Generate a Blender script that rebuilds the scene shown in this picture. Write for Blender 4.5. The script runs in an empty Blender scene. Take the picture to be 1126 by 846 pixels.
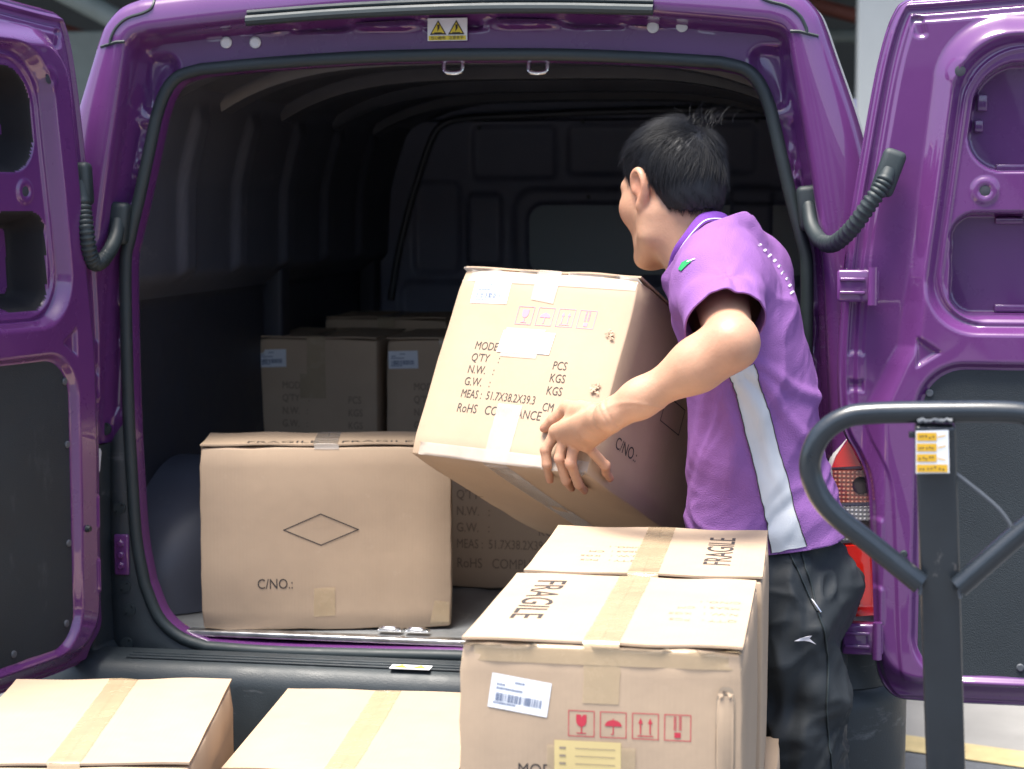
import bpy, bmesh, math, random
import numpy as np
from mathutils import Vector, Matrix
from mathutils.bvhtree import BVHTree
random.seed(7); RNG = np.random.default_rng(11)
R = math.radians
S = bpy.context.scene
COL = S.collection

# ---------------------------------------------------------------- camera, world, sun, exposure
CAM = np.array([0, 0, 1.5]); YAW = R(9.65); PIT = R(5.4); FPX = 2057.0; CX, CY = 563.0, 423.0
cam_d = bpy.data.cameras.new('camera'); cam = bpy.data.objects.new('camera', cam_d); COL.objects.link(cam)
cam.location = CAM; cam.rotation_euler = (R(90) - PIT, 0, YAW)
cam_d.sensor_width = 36; cam_d.lens = FPX / 1126 * 36; cam_d.clip_start = .05; cam_d.clip_end = 500
cam_d.dof.use_dof = True; cam_d.dof.focus_distance = 3.15; cam_d.dof.aperture_fstop = 6.3
S.camera = cam
w = bpy.data.worlds.new('World'); S.world = w; w.use_nodes = True
nt = w.node_tree; bg = nt.nodes['Background']
sky = nt.nodes.new('ShaderNodeTexSky'); sky.sky_type = 'NISHITA'; sky.sun_disc = False
SUN_EL, SUN_AZ = R(74), R(218)            # azimuth from +Y, clockwise: behind the camera, a little left
sky.sun_elevation = SUN_EL; sky.sun_rotation = SUN_AZ; sky.air_density = 1.0; sky.dust_density = 3.0; sky.ozone_density = .6
nt.links.new(sky.outputs[0], bg.inputs[0]); bg.inputs[1].default_value = .135
sd = bpy.data.lights.new('sun', 'SUN'); so = bpy.data.objects.new('sun', sd); COL.objects.link(so)
sd.energy = 4.3; sd.angle = R(26); sd.color = (1, .95, .87)
sv = Vector((math.sin(SUN_AZ) * math.cos(SUN_EL), math.cos(SUN_AZ) * math.cos(SUN_EL), math.sin(SUN_EL)))
so.rotation_euler = sv.to_track_quat('Z', 'Y').to_euler(); so.location = (0, 0, 12)
S.view_settings.view_transform = 'Standard'; S.view_settings.look = 'None'
S.view_settings.exposure = 1.2; S.view_settings.gamma = 1

# ---------------------------------------------------------------- measuring helpers (metres from the photograph)
_R0 = np.array([math.cos(YAW), math.sin(YAW), 0]); _F0 = np.array([-math.sin(YAW), math.cos(YAW), 0]); _Z = np.array([0, 0, 1.])
FW = _F0 * math.cos(PIT) - _Z * math.sin(PIT); UP = _Z * math.cos(PIT) + _F0 * math.sin(PIT)
def P(x, y, d): return CAM + d * (FW + _R0 * (x - CX) / FPX - UP * (y - CY) / FPX)
def PY(x, y, Y):
    r = P(x, y, 1) - CAM; return CAM + r * Y / r[1]
def PZ(x, y, z):
    r = P(x, y, 1) - CAM; return CAM + r * (z - CAM[2]) / r[2]
def sm(a, b, x):
    t = np.clip((np.asarray(x, float) - a) / (b - a), 0, 1); return t * t * (3 - 2 * t)
def rr(x, z, x0, x1, z0, z1, r):
    qx = np.abs(x - (x0 + x1) / 2) - (x1 - x0) / 2 + r; qz = np.abs(z - (z0 + z1) / 2) - (z1 - z0) / 2 + r
    return np.hypot(np.maximum(qx, 0), np.maximum(qz, 0)) + np.minimum(np.maximum(qx, qz), 0) - r

# ---------------------------------------------------------------- materials
def mat(name, color, rough=.5, metal=0, coat=0, bump=0, bscale=60, var=0, vscale=8, spec=.5, sss=0, alpha=1, emit=None, trans=0, stretch=None, coat_rough=.03, scuff=None):
    m = bpy.data.materials.new(name); m.use_nodes = True
    t = m.node_tree; b = t.nodes['Principled BSDF']
    b.inputs['Base Color'].default_value = (*color, 1); b.inputs['Roughness'].default_value = rough
    b.inputs['Metallic'].default_value = metal; b.inputs['Coat Weight'].default_value = coat; b.inputs['Coat Roughness'].default_value = coat_rough; b.inputs['Coat IOR'].default_value = 1.65
    b.inputs['Specular IOR Level'].default_value = spec; b.inputs['Alpha'].default_value = alpha
    b.inputs['Transmission Weight'].default_value = trans
    if sss: b.inputs['Subsurface Weight'].default_value = sss; b.inputs['Subsurface Radius'].default_value = (1, .35, .2); b.inputs['Subsurface Scale'].default_value = .008
    tc = t.nodes.new('ShaderNodeTexCoord'); mp = t.nodes.new('ShaderNodeMapping'); t.links.new(tc.outputs['Object'], mp.inputs[0])
    if stretch: mp.inputs['Scale'].default_value = stretch
    if var:
        n = t.nodes.new('ShaderNodeTexNoise'); n.inputs['Scale'].default_value = vscale; n.inputs['Detail'].default_value = 6; n.inputs['Roughness'].default_value = .65
        t.links.new(mp.outputs[0], n.inputs['Vector'])
        r = t.nodes.new('ShaderNodeMapRange'); r.inputs[1].default_value = .3; r.inputs[2].default_value = .7; r.inputs[3].default_value = 1 - var; r.inputs[4].default_value = 1 + var
        t.links.new(n.outputs[0], r.inputs[0])
        x = t.nodes.new('ShaderNodeVectorMath'); x.operation = 'SCALE'; x.inputs[0].default_value = color
        t.links.new(r.outputs[0], x.inputs['Scale']); t.links.new(x.outputs[0], b.inputs['Base Color'])
        rr_ = t.nodes.new('ShaderNodeMapRange'); rr_.inputs[1].default_value = .3; rr_.inputs[2].default_value = .7
        rr_.inputs[3].default_value = max(rough - .08, .02); rr_.inputs[4].default_value = rough + .08
        t.links.new(n.outputs[0], rr_.inputs[0]); t.links.new(rr_.outputs[0], b.inputs['Roughness'])
    if scuff:                              # wear with a shape of its own: (colour, noise scale, threshold, strength, stretch)
        sc, ss, th_, st_, sx_ = scuff
        mp2 = t.nodes.new('ShaderNodeMapping'); mp2.inputs['Scale'].default_value = sx_; t.links.new(tc.outputs['Object'], mp2.inputs[0])
        n3 = t.nodes.new('ShaderNodeTexNoise'); n3.inputs['Scale'].default_value = ss; n3.inputs['Detail'].default_value = 8; n3.inputs['Roughness'].default_value = .7
        t.links.new(mp2.outputs[0], n3.inputs['Vector'])
        r3 = t.nodes.new('ShaderNodeMapRange'); r3.inputs[1].default_value = th_; r3.inputs[2].default_value = th_ + .09; r3.inputs[3].default_value = 0; r3.inputs[4].default_value = st_
        t.links.new(n3.outputs[0], r3.inputs[0])
        mx = t.nodes.new('ShaderNodeMix'); mx.data_type = 'RGBA'; mx.inputs[7].default_value = (*sc, 1); mx.inputs[6].default_value = (*color, 1)
        if b.inputs['Base Color'].is_linked: t.links.new(b.inputs['Base Color'].links[0].from_socket, mx.inputs[6])
        t.links.new(r3.outputs[0], mx.inputs[0]); t.links.new(mx.outputs[2], b.inputs['Base Color'])
    if bump:
        n2 = t.nodes.new('ShaderNodeTexNoise'); n2.inputs['Scale'].default_value = bscale; n2.inputs['Detail'].default_value = 5
        t.links.new(mp.outputs[0], n2.inputs['Vector'])
        bp = t.nodes.new('ShaderNodeBump'); bp.inputs['Strength'].default_value = bump; bp.inputs['Distance'].default_value = .004
        t.links.new(n2.outputs[0], bp.inputs['Height']); t.links.new(bp.outputs[0], b.inputs['Normal'])
        if coat: t.links.new(bp.outputs[0], b.inputs['Coat Normal'])
    return m

def cardboard(name, color):
    m = mat(name, color, .78, var=.07, vscale=5, spec=.25)
    t = m.node_tree; b = t.nodes['Principled BSDF']
    tc = [n for n in t.nodes if n.type == 'TEX_COORD'][0]
    wv = t.nodes.new('ShaderNodeTexWave'); wv.bands_direction = 'X'; wv.inputs['Scale'].default_value = 42; wv.inputs['Distortion'].default_value = .6
    t.links.new(tc.outputs['Object'], wv.inputs['Vector'])
    n = t.nodes.new('ShaderNodeTexNoise'); n.inputs['Scale'].default_value = 9; n.inputs['Detail'].default_value = 4; t.links.new(tc.outputs['Object'], n.inputs['Vector'])
    a = t.nodes.new('ShaderNodeMath'); a.operation = 'MULTIPLY_ADD'; a.inputs[1].default_value = .028
    t.links.new(wv.outputs['Fac'], a.inputs[0]); t.links.new(n.outputs[0], a.inputs[2])
    bp = t.nodes.new('ShaderNodeBump'); bp.inputs['Strength'].default_value = .35; bp.inputs['Distance'].default_value = .006
    t.links.new(a.outputs[0], bp.inputs['Height']); t.links.new(bp.outputs[0], b.inputs['Normal'])
    # scuffed paler specks with a shape of their own
    mu = t.nodes.new('ShaderNodeTexNoise'); mu.inputs['Scale'].default_value = 24; mu.inputs['Detail'].default_value = 7; mu.inputs['Roughness'].default_value = .75
    t.links.new(tc.outputs['Object'], mu.inputs['Vector'])
    cr = t.nodes.new('ShaderNodeMapRange'); cr.inputs[1].default_value = .62; cr.inputs[2].default_value = .75; cr.inputs[3].default_value = 0; cr.inputs[4].default_value = .3
    t.links.new(mu.outputs[0], cr.inputs[0])
    old = b.inputs['Base Color'].links[0].from_socket
    mx = t.nodes.new('ShaderNodeMix'); mx.data_type = 'RGBA'; mx.inputs[7].default_value = (.56, .44, .33, 1)
    t.links.new(cr.outputs[0], mx.inputs[0]); t.links.new(old, mx.inputs[6]); t.links.new(mx.outputs[2], b.inputs['Base Color'])
    return m

M = {}
M['paint'] = mat('purple_paint', (.118, .033, .150), .28, coat=1, bump=.05, bscale=5, coat_rough=.02, spec=.3, var=.05, vscale=4, scuff=((.33, .25, .36), 16, .66, .22, (1, 1, 1)))
M['plastic'] = mat('black_trim_plastic', (.022, .030, .036), .5, bump=.15, bscale=350, var=.15, vscale=14, scuff=((.16, .17, .18), 9, .60, .55, (.35, 1, 2.2)))
M['rubber'] = mat('seal_rubber', (.020, .030, .034), .55, var=.1, vscale=20)
M['liner'] = mat('interior_grey', (.085, .092, .12), .5, scuff=((.20, .20, .21), 8, .62, .4, (1, .4, 1)), var=.12, vscale=5, bump=.05, bscale=30)
M['linerdark'] = mat('interior_black', (.035, .037, .05), .6, var=.2, vscale=9, scuff=((.12, .12, .13), 9, .63, .5, (1, .3, 1)))
M['cavity_shade'] = mat('pocket_shade_black', (.006, .006, .008), .8)  # painted shade for the pocket walls of the left door
M['roofin'] = mat('roof_lining_metal', (.075, .08, .10), .38, var=.15, vscale=6)
M['bulk'] = mat('bulkhead_metal', (.22, .235, .32), .42, var=.1, vscale=4)
M['floor'] = mat('floor_sheet', (.24, .25, .26), .42, metal=.3, scuff=((.5, .5, .5), 14, .6, .5, (1, .3, 1)), var=.22, vscale=11, bump=.1, bscale=40)
M['steel'] = mat('bright_steel', (.75, .76, .78), .2, metal=1)
M['alu'] = mat('sill_strip', (.55, .55, .56), .35, metal=1, var=.2, vscale=30)
M['board'] = mat('door_board', (.022, .030, .036), .62, bump=.35, bscale=500, var=.18, vscale=4, scuff=((.12, .14, .15), 7, .63, .3, (1, 1, .45)))
M['rivet'] = mat('rivet_grey', (.09, .10, .115), .45, var=.1)
M['white'] = mat('white_plug', (.72, .72, .74), .4)
M['card'] = cardboard('cardboard', (.44, .328, .232))
M['cardlift'] = cardboard('cardboard_lifted', (.50, .37, .255))  # same cardboard, colour lifted to make up for weak light inside the van
M['tape'] = mat('brown_tape', (.54, .41, .26), .25, coat=.3, alpha=.7, var=.06, vscale=30, bump=.1, bscale=40)
M['tapeclear'] = mat('clear_tape', (.62, .55, .48), .12, coat=.6, alpha=.6, var=.08, vscale=20, bump=.25, bscale=26)
M['paper'] = mat('label_paper', (.78, .80, .84), .5, var=.03)
M['yellowpaper'] = mat('yellow_paper', (.66, .52, .24), .6, var=.05)
M['ink'] = mat('black_ink', (.045, .038, .036), .7)
M['inkgrey'] = mat('faded_ink', (.22, .16, .11), .7)
M['inkfaint'] = mat('faint_ink', (.30, .24, .18), .7)
M['inkblue'] = mat('blue_ink', (.12, .16, .26), .6)
M['inkred'] = mat('red_ink', (.48, .035, .06), .6)
M['inkpink'] = mat('pale_pink_ink', (.52, .25, .35), .6)
M['gap'] = mat('box_inside_gap', (.12, .08, .05), .9)
M['skin'] = mat('skin', (.50, .285, .185), .5, sss=.15, var=.08, vscale=26, bump=.12, bscale=220)
M['hair'] = mat('black_hair', (.009, .010, .014), .5, spec=.32)
M['shirt'] = mat('purple_knit', (.245, .105, .33), .85, bump=.5, bscale=420, var=.05, vscale=9, spec=.3)
M['shirtdark'] = mat('collar_knit', (.18, .055, .37), .85, bump=.3, bscale=600, spec=.3)
M['shirtwhite'] = mat('grey_panel_knit', (.56, .58, .61), .7, bump=.2, bscale=700, spec=.3)
M['piping'] = mat('white_piping', (.78, .76, .82), .7)
M['pants'] = mat('black_track_fabric', (.016, .021, .026), .7, bump=.15, bscale=600, var=.12, vscale=12)
M['shoe'] = mat('shoe_black', (.02, .02, .022), .5)
M['jack'] = mat('dark_powder_coat', (.012, .017, .023), .34, coat=.4, var=.15, vscale=20, bump=.05, bscale=60, coat_rough=.2, scuff=((.22, .20, .19), 34, .64, .7, (1, 1, .6)))
M['yellow'] = mat('label_yellow', (.72, .42, .03), .5, var=.05, vscale=30)
M['warnyellow'] = mat('warning_yellow', (.75, .60, .05), .5)
M['redlens'] = mat('red_lens', (.78, .018, .010), .15, coat=1)
M['amber'] = mat('amber_lens', (.55, .16, .07), .12, coat=1, bump=1, bscale=130)
M['clear'] = mat('clear_lens', (.62, .60, .60), .1, coat=1, bump=1, bscale=150)
def gridlens(name, c1_, c2_, sc):
    m = mat(name, c1_, .12, coat=1); t = m.node_tree; b = t.nodes['Principled BSDF']; tc = [n for n in t.nodes if n.type == 'TEX_COORD'][0]
    outs = []
    for d in ('X', 'Z'):
        wv = t.nodes.new('ShaderNodeTexWave'); wv.bands_direction = d; wv.inputs['Scale'].default_value = sc; t.links.new(tc.outputs['Object'], wv.inputs['Vector']); outs.append(wv)
    mu = t.nodes.new('ShaderNodeMath'); mu.operation = 'MULTIPLY'; t.links.new(outs[0].outputs['Fac'], mu.inputs[0]); t.links.new(outs[1].outputs['Fac'], mu.inputs[1])
    mx = t.nodes.new('ShaderNodeMix'); mx.data_type = 'RGBA'; mx.inputs[6].default_value = (*c1_, 1); mx.inputs[7].default_value = (*c2_, 1); t.links.new(mu.outputs[0], mx.inputs[0]); t.links.new(mx.outputs[2], b.inputs['Base Color'])
    bp = t.nodes.new('ShaderNodeBump'); bp.inputs['Strength'].default_value = .6; bp.inputs['Distance'].default_value = .003; t.links.new(mu.outputs[0], bp.inputs['Height']); t.links.new(bp.outputs[0], b.inputs['Normal'])
    return m
M['amber'] = gridlens('reflector_grid', (.26, .045, .022), (.75, .36, .22), 40); M['clear'] = gridlens('clear_grid', (.20, .19, .19), (.82, .80, .80), 40)
M['bulb'] = mat('lamp_socket', (.10, .08, .08), .15, metal=.8)
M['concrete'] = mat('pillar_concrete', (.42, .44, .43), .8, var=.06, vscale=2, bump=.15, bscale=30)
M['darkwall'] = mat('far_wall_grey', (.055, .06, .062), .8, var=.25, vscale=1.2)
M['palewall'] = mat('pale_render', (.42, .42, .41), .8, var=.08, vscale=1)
M['pipegrey'] = mat('pipe_grey', (.17, .20, .19), .6, var=.1)
M['pipered'] = mat('pipe_red', (.13, .035, .022), .6, var=.1)
M['ground'] = mat('pale_concrete_ground', (.25, .245, .235), .85, var=.12, vscale=3, bump=.2, bscale=80)
M['asphalt'] = mat('asphalt', (.10, .108, .12), .85, var=.2, vscale=25, bump=.4, bscale=200)
M['yline'] = mat('yellow_line_paint', (.46, .37, .19), .7, var=.15, vscale=20)
M['green'] = mat('green_logo', (.02, .30, .10), .5)
M['wood'] = mat('deck_ply', (.33, .23, .13), .7, var=.2, vscale=6, stretch=(1, 6, 1))
M['tyre'] = mat('tyre_rubber', (.02, .02, .02), .8)
M['glass'] = mat('dark_glass', (.01, .012, .014), .05, spec=.6)
M['eye'] = mat('eye_white', (.7, .68, .66), .2)

# ---------------------------------------------------------------- mesh helpers
def obj(name, verts, faces, material, parent=None, smooth=True, world=False, auto=None):
    me = bpy.data.meshes.new(name)
    v = np.asarray(verts, float)
    if world and parent is not None:
        bpy.context.view_layer.update()
        mw = np.array(parent.matrix_world.inverted()); v = v @ mw[:3, :3].T + mw[:3, 3]
    me.from_pydata(v.tolist(), [], [tuple(int(i) for i in f) for f in faces]); me.update()
    o = bpy.data.objects.new(name, me); COL.objects.link(o)
    mats = material if isinstance(material, list) else [material]
    for mm in mats: me.materials.append(M[mm] if isinstance(mm, str) else mm)
    if smooth:
        me.polygons.foreach_set('use_smooth', [True] * len(me.polygons))
        if auto is not None: me.set_sharp_from_angle(angle=R(auto))
    if parent is not None: o.parent = parent
    return o

def thing(name, label, cat, loc=(0, 0, 0), rot=(0, 0, 0), group=None):
    o = bpy.data.objects.new(name, None); COL.objects.link(o); o.location = loc; o.rotation_euler = rot
    o.empty_display_size = .1
    o['label'] = label; o['category'] = cat
    if group: o['group'] = group
    return o

class MB:
    def __init__(s): s.v = []; s.f = []
    def add(s, v, f):
        n = len(s.v); s.v += [tuple(map(float, p)) for p in v]; s.f += [tuple(int(i) + n for i in q) for q in f]; return s
    def box(s, c, d, rot=None, bev=.0):
        bm = bmesh.new(); bmesh.ops.create_cube(bm, size=1)
        for v in bm.verts: v.co = Vector((v.co.x * d[0], v.co.y * d[1], v.co.z * d[2]))
        if bev: bmesh.ops.bevel(bm, geom=bm.edges[:], offset=bev, segments=3, affect='EDGES', profile=.5)
        m = Matrix.Translation(Vector(c)) @ (rot.to_4x4() if rot is not None else Matrix.Identity(4))
        bm.verts.index_update(); s.add([m @ v.co for v in bm.verts], [[v.index for v in f.verts] for f in bm.faces]); bm.free(); return s
    def tube(s, pts, r, n=12, cap=True, closed=False):
        pts = [Vector(p) for p in pts]; k = len(pts); rs = r if hasattr(r, '__len__') else [r] * k
        tang = []
        for i in range(k):
            a = pts[(i - 1) % k] if (i or closed) else pts[0]; b = pts[(i + 1) % k] if (i < k - 1 or closed) else pts[-1]
            tang.append((b - a).normalized())
        t0 = tang[0]; u = t0.orthogonal().normalized(); V = []; F = []
        for i in range(k):
            t = tang[i]; u = (u - t * u.dot(t)).normalized(); w_ = t.cross(u)
            for j in range(n):
                a = 2 * math.pi * j / n; V.append(pts[i] + (u * math.cos(a) + w_ * math.sin(a)) * rs[i])
        m = k if closed else k - 1
        for i in range(m):
            for j in range(n):
                a = i * n + j; b = i * n + (j + 1) % n; c = ((i + 1) % k) * n + (j + 1) % n; d = ((i + 1) % k) * n + j
                F.append((a, b, c, d))
        if cap and not closed: F.append(tuple(range(n))[::-1]); F.append(tuple((k - 1) * n + j for j in range(n)))
        return s.add(V, F)
    def disc(s, c, nrm, r, h=.004, n=18):
        nv = Vector(nrm).normalized(); c = Vector(c)
        return s.tube([c, c + nv * h * .6, c + nv * h], [r, r, r * .72], n)
    def build(s, name, m, parent=None, smooth=True, world=False, auto=35): return obj(name, s.v, s.f, m, parent, smooth, world, auto)

def spline(pts, n, closed=False):
    p = np.asarray(pts, float); k = len(p)
    if closed: q = np.vstack([p[-1], p, p[:2]])
    else: q = np.vstack([2 * p[0] - p[1], p, 2 * p[-1] - p[-2]])
    out = []; m = k if closed else k - 1
    for i in range(m):
        a, b, c, d = q[i], q[i + 1], q[i + 2], q[i + 3]
        for t in np.linspace(0, 1, n, endpoint=False):
            out.append(.5 * ((2 * b) + (c - a) * t + (2 * a - 5 * b + 4 * c - d) * t * t + (3 * b - a - 3 * c + d) * t ** 3))
    if not closed: out.append(p[-1])
    return np.array(out)

def resample(p, n):
    p = np.asarray(p, float); s = np.r_[0, np.cumsum(np.linalg.norm(np.diff(p, axis=0), axis=1))]
    t = np.linspace(0, s[-1], n); return np.stack([np.interp(t, s, p[:, i]) for i in range(p.shape[1])], 1)

def grid_faces(nr, nc, flip=False, wrap=False):
    F = []
    for i in range(nr - 1):
        for j in range(nc if wrap else nc - 1):
            a = i * nc + j; b = i * nc + (j + 1) % nc; c = (i + 1) * nc + (j + 1) % nc; d = (i + 1) * nc + j
            F.append((a, d, c, b) if flip else (a, b, c, d))
    return F

def textmesh(name, body, size, origin, xdir, ydir, m, parent, sx=1.0, align='LEFT', lift=.0008, bold=0.0, spacing=1.0):
    """lettering as a flat mesh: xdir runs along the line, ydir is the letters' up"""
    cu = bpy.data.curves.new(name, 'FONT'); cu.body = body; cu.size = size; cu.align_x = align; cu.space_character = spacing
    cu.offset = bold; cu.resolution_u = 3
    t = bpy.data.objects.new(name, cu); COL.objects.link(t)
    bpy.context.view_layer.update()
    me = bpy.data.meshes.new_from_object(t.evaluated_get(bpy.context.evaluated_depsgraph_get()))
    bpy.data.objects.remove(t); bpy.data.curves.remove(cu)
    x = Vector(xdir).normalized(); y = Vector(ydir).normalized(); z = x.cross(y)
    o = Vector(origin) + z * lift
    v = [o + x * (p.co.x * sx) + y * p.co.y for p in me.vertices]
    f = [list(p.vertices) for p in me.polygons]
    bpy.data.meshes.remove(me)
    if parent == 'raw': return v, f
    return obj(name, v, f, m, parent, smooth=False)

# ---------------------------------------------------------------- ground
def quad(name, x0, x1, y0, y1, z, m):
    o = obj(name, [(x0, y0, z), (x1, y0, z), (x1, y1, z), (x0, y1, z)], [(0, 1, 2, 3)], m, smooth=False); o['kind'] = 'structure'; return o
quad('ground', -250, 250, -250, 250, 0, 'ground')
ln0 = PZ(1000, 824, .004); ln1 = PZ(1126, 842, .004)
dv = (ln1 - ln0) / np.linalg.norm(ln1 - ln0); nv = np.array([dv[1], -dv[0], 0])
def strip(name, a, b, m, z):
    p0 = ln0 - dv * 30 + nv * a; p1 = ln0 + dv * 30 + nv * a; p2 = ln0 + dv * 30 + nv * b; p3 = ln0 - dv * 30 + nv * b
    v = [(*p[:2], z) for p in (p0, p1, p2, p3)]
    o = obj(name, v, [(0, 1, 2, 3)], m, smooth=False); o['kind'] = 'structure'; return o
strip('road', .03, 40, 'asphalt', .004)
strip('yellow_line', -.12, .03, 'yline', .008)

# ---------------------------------------------------------------- loading bay building behind the van
bay = thing('loading_bay', 'dim grey loading bay with overhead pipes and a pale square pillar behind the van', 'building', (0, 13, 0))
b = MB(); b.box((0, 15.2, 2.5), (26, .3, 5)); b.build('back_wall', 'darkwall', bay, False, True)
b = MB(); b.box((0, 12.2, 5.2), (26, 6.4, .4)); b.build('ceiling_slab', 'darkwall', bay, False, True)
cl = PY(942, 100, 10)[0]
b = MB(); b.box((cl + .45, 10.45, 2.5), (.9, .9, 4.998), bev=.02); b.build('pillar', 'concrete', bay, False, True)
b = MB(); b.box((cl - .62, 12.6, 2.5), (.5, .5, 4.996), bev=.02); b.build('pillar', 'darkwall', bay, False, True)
b = MB(); b.box((-8.5, 11.5, 2.5), (.8, .8, 4.996), bev=.02); b.build('pillar', 'concrete', bay, False, True)
def pipe(px0, py0, px1, py1, Y, r, m):
    a = PY(px0, py0, Y); c = PY(px1, py1, Y); d = (c - a); b = MB(); b.tube([a - d * 3, a, c, c + d * 2.2], r, 14); b.build('pipe', m, bay, True, True)
pipe(60, -14, 125, 20, 12, .075, 'pipegrey'); pipe(60, 32, 120, 52, 13, .06, 'pipered'); pipe(50, 60, 120, 68, 14, .04, 'pipegrey')
pipe(905, 8, 935, 16, 13, .05, 'pipered'); pipe(900, 40, 935, 40, 13.5, .05, 'pipegrey')
a = PY(96, 90, 13); b = MB(); b.box((a[0], 13, a[2]), (.5, .3, .7), bev=.02); b.build('meter_box', 'pipegrey', bay, False, True)

# added building front behind the camera, unseen, to shape paint reflections and fill light
wh = thing('reflection_front', 'added long grey front with dark panels, unseen, for reflections in the paint', 'building', (0, -11, 0))
b = MB(); b.box((0, -11.2, 1.75), (34, .4, 3.5)); b.build('wall', 'palewall', wh, False, True)
for k in range(-4, 5):
    b = MB(); b.box((k * 3.6, -10.98, 1.4), (2.3, .08, 2.8)); b.build('dark_panel', 'darkwall', wh, False, True)

# ---------------------------------------------------------------- the van
D = 3.54; XC = -.727; YA = D + .085
van = thing('cargo_van', 'purple cargo van with both rear doors open and dark empty load space', 'van', (XC, D + 2, 0))
FLOOR = .63
# each loop: left half, pixels, bottom centre -> top centre; '*' corners mark matched stretches
loopA = [[(505, 722), (400, 720), (300, 717), (232, 712)], [(232, 712), (202, 701), (177, 678), (161, 640)],
         [(161, 640), (152, 590), (147, 520), (143, 440), (140, 298), (145, 260), (156, 213), (174, 128)],
         [(174, 128), (181, 107), (190, 91), (203, 80), (227, 73)], [(227, 73), (305, 66), (400, 60), (505, 57)]]
loopS = [[(505, 752), (400, 751), (300, 750), (190, 748)], [(190, 748), (150, 745), (118, 738), (100, 715)],
         [(100, 715), (97, 640), (96, 560), (97, 470), (99, 400), (103, 300), (110, 227), (121, 149), (134, 66)],
         [(134, 66), (136, 53), (139, 46), (146, 39), (160, 34)], [(160, 34), (249, 23), (400, 7), (505, 4)]]
loopO = [[(505, 775), (400, 775), (300, 775), (120, 770)], [(120, 770), (80, 765), (60, 750), (50, 720)],
         [(50, 720), (46, 600), (48, 480), (52, 400), (60, 300), (68, 210), (80, 149), (107, 62)],
         [(107, 62), (112, 46), (120, 27), (137, 8), (160, -2)], [(160, -2), (250, -12), (400, -20), (505, -23)]]
SEG = [26, 22, 120, 26, 50]
def mkloop(lp, Y):
    out = []
    for s, n in zip(lp, SEG):
        q = spline(s, 8) if len(s) > 2 else np.array(s, float)
        q = resample(np.array([PY(x, y, Y)[[0, 2]] for x, y in q]), n + 1)
        out.append(q[:-1] if s is not lp[-1] else q)
    h = np.vstack(out); h[-1, 0] = XC; h[0, 0] = XC
    m = h[::-1][1:-1].copy(); m[:, 0] = 2 * XC - m[:, 0]
    return np.vstack([h, m])          # closed loop, clockwise seen from the rear
A = mkloop(loopA, YA + .02); S1 = mkloop(loopS, D); O = mkloop(loopO, D + .05)
NL = len(A); HALF = sum(SEG)
A0 = np.array([XC, 1.2])
def inset(l, d):                       # shift towards the middle of the opening
    t = np.roll(l, -1, 0) - np.roll(l, 1, 0); n = np.stack([t[:, 1], -t[:, 0]], 1); n /= np.linalg.norm(n, axis=1)[:, None] + 1e-9
    s = np.sign((n * (A0 - l)).sum(1))[:, None]; return l + n * s * d
def ring(l, Y): return np.stack([l[:, 0], np.full(NL, Y) if np.isscalar(Y) else Y, l[:, 1]], 1)
ZTRIM = PY(100, 470, D + .08)[2]
topw = sm(1.80, 1.86, O[:, 1])
RW = []                                # painted rear rim, silhouette to jamb
for t, y in ((0, .05), (.06, .028), (.16, .012), (.34, .003), (.7, .0), (.93, .0), (1, .004)):
    RW.append(ring(O * (1 - t) + S1 * t, D + y))
S1b = inset(S1, .006); S1c = inset(S1, .011); S1d = inset(S1, .02)
RW += [ring(S1b, D + .014), ring(S1b * .6 + S1c * .4, D + .05), ring(S1c, D + .074), ring(S1d, D + .085)]
def emboss(x, z):                      # pressed shapes of the header and side jamb
    h = np.zeros_like(x); ax = np.abs(x - XC)
    for cx_, cz, hw, hh, d in ((.0, 1.868, .05, .022, .012), (.14, 1.868, .055, .02, -.010), (.27, 1.866, .05, .018, .012), (.40, 1.862, .055, .018, -.008), (.52, 1.852, .05, .014, .010)):
        h += 1.7 * d * (1 - sm(-.005, .005, rr(ax, z, cx_ - hw, cx_ + hw, cz - hh, cz + hh, .012)))
    h += .02 * (1 - sm(-.012, .012, rr(ax, z, .575, .64, 1.69, 1.80, .02)))
    h += .012 * (1 - sm(-.01, .01, rr(ax, z, .612, .70, 1.50, 1.665, .02)))
    h += .010 * (1 - sm(-.01, .01, rr(ax, z, .64, .745, 1.08, 1.30, .02)))
    rg = np.sin(x * 190 + z * 90) * np.sin(z * 170 - x * 60)
    h += .006 * rg * np.exp(-((z - 1.56) / .06) ** 2) * sm(.62, .66, ax)
    h += .0045 * rg * np.exp(-((z - 1.24) / .04) ** 2) * sm(.62, .66, ax)
    return h
fl = []
for t in np.linspace(0, 1, 22):
    l = S1d * (1 - t) + A * t
    e = emboss(l[:, 0], l[:, 1]) * np.sin(np.pi * min(1, max(0, t))) ** .4
    fl.append(ring(l, YA + e))
fl += [ring(inset(A, .004), YA + .004), ring(inset(A, .006), YA + .05)]
RW += fl[1:]
RW = np.array(RW)
def looppart(name, rings, keep, m, **k):
    nr = len(rings); V = rings.reshape(-1, 3); F = []
    for i in range(nr - 1):
        for j in range(NL):
            j2 = (j + 1) % NL
            if keep(i, j, j2): F.append((i * NL + j, i * NL + j2, (i + 1) * NL + j2, (i + 1) * NL + j))
    used = sorted({q for f in F for q in f}); mp = {q: i for i, q in enumerate(used)}
    return obj(name, V[used], [tuple(mp[q] for q in f) for f in F], m, van, True, True, auto=50)
zj = (S1d[:, 1] + A[:, 1]) / 2
low = zj < ZTRIM
looppart('rear_frame', RW, lambda i, j, k: (not (low[j] and low[k])) or i < 5, 'paint')
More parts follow.
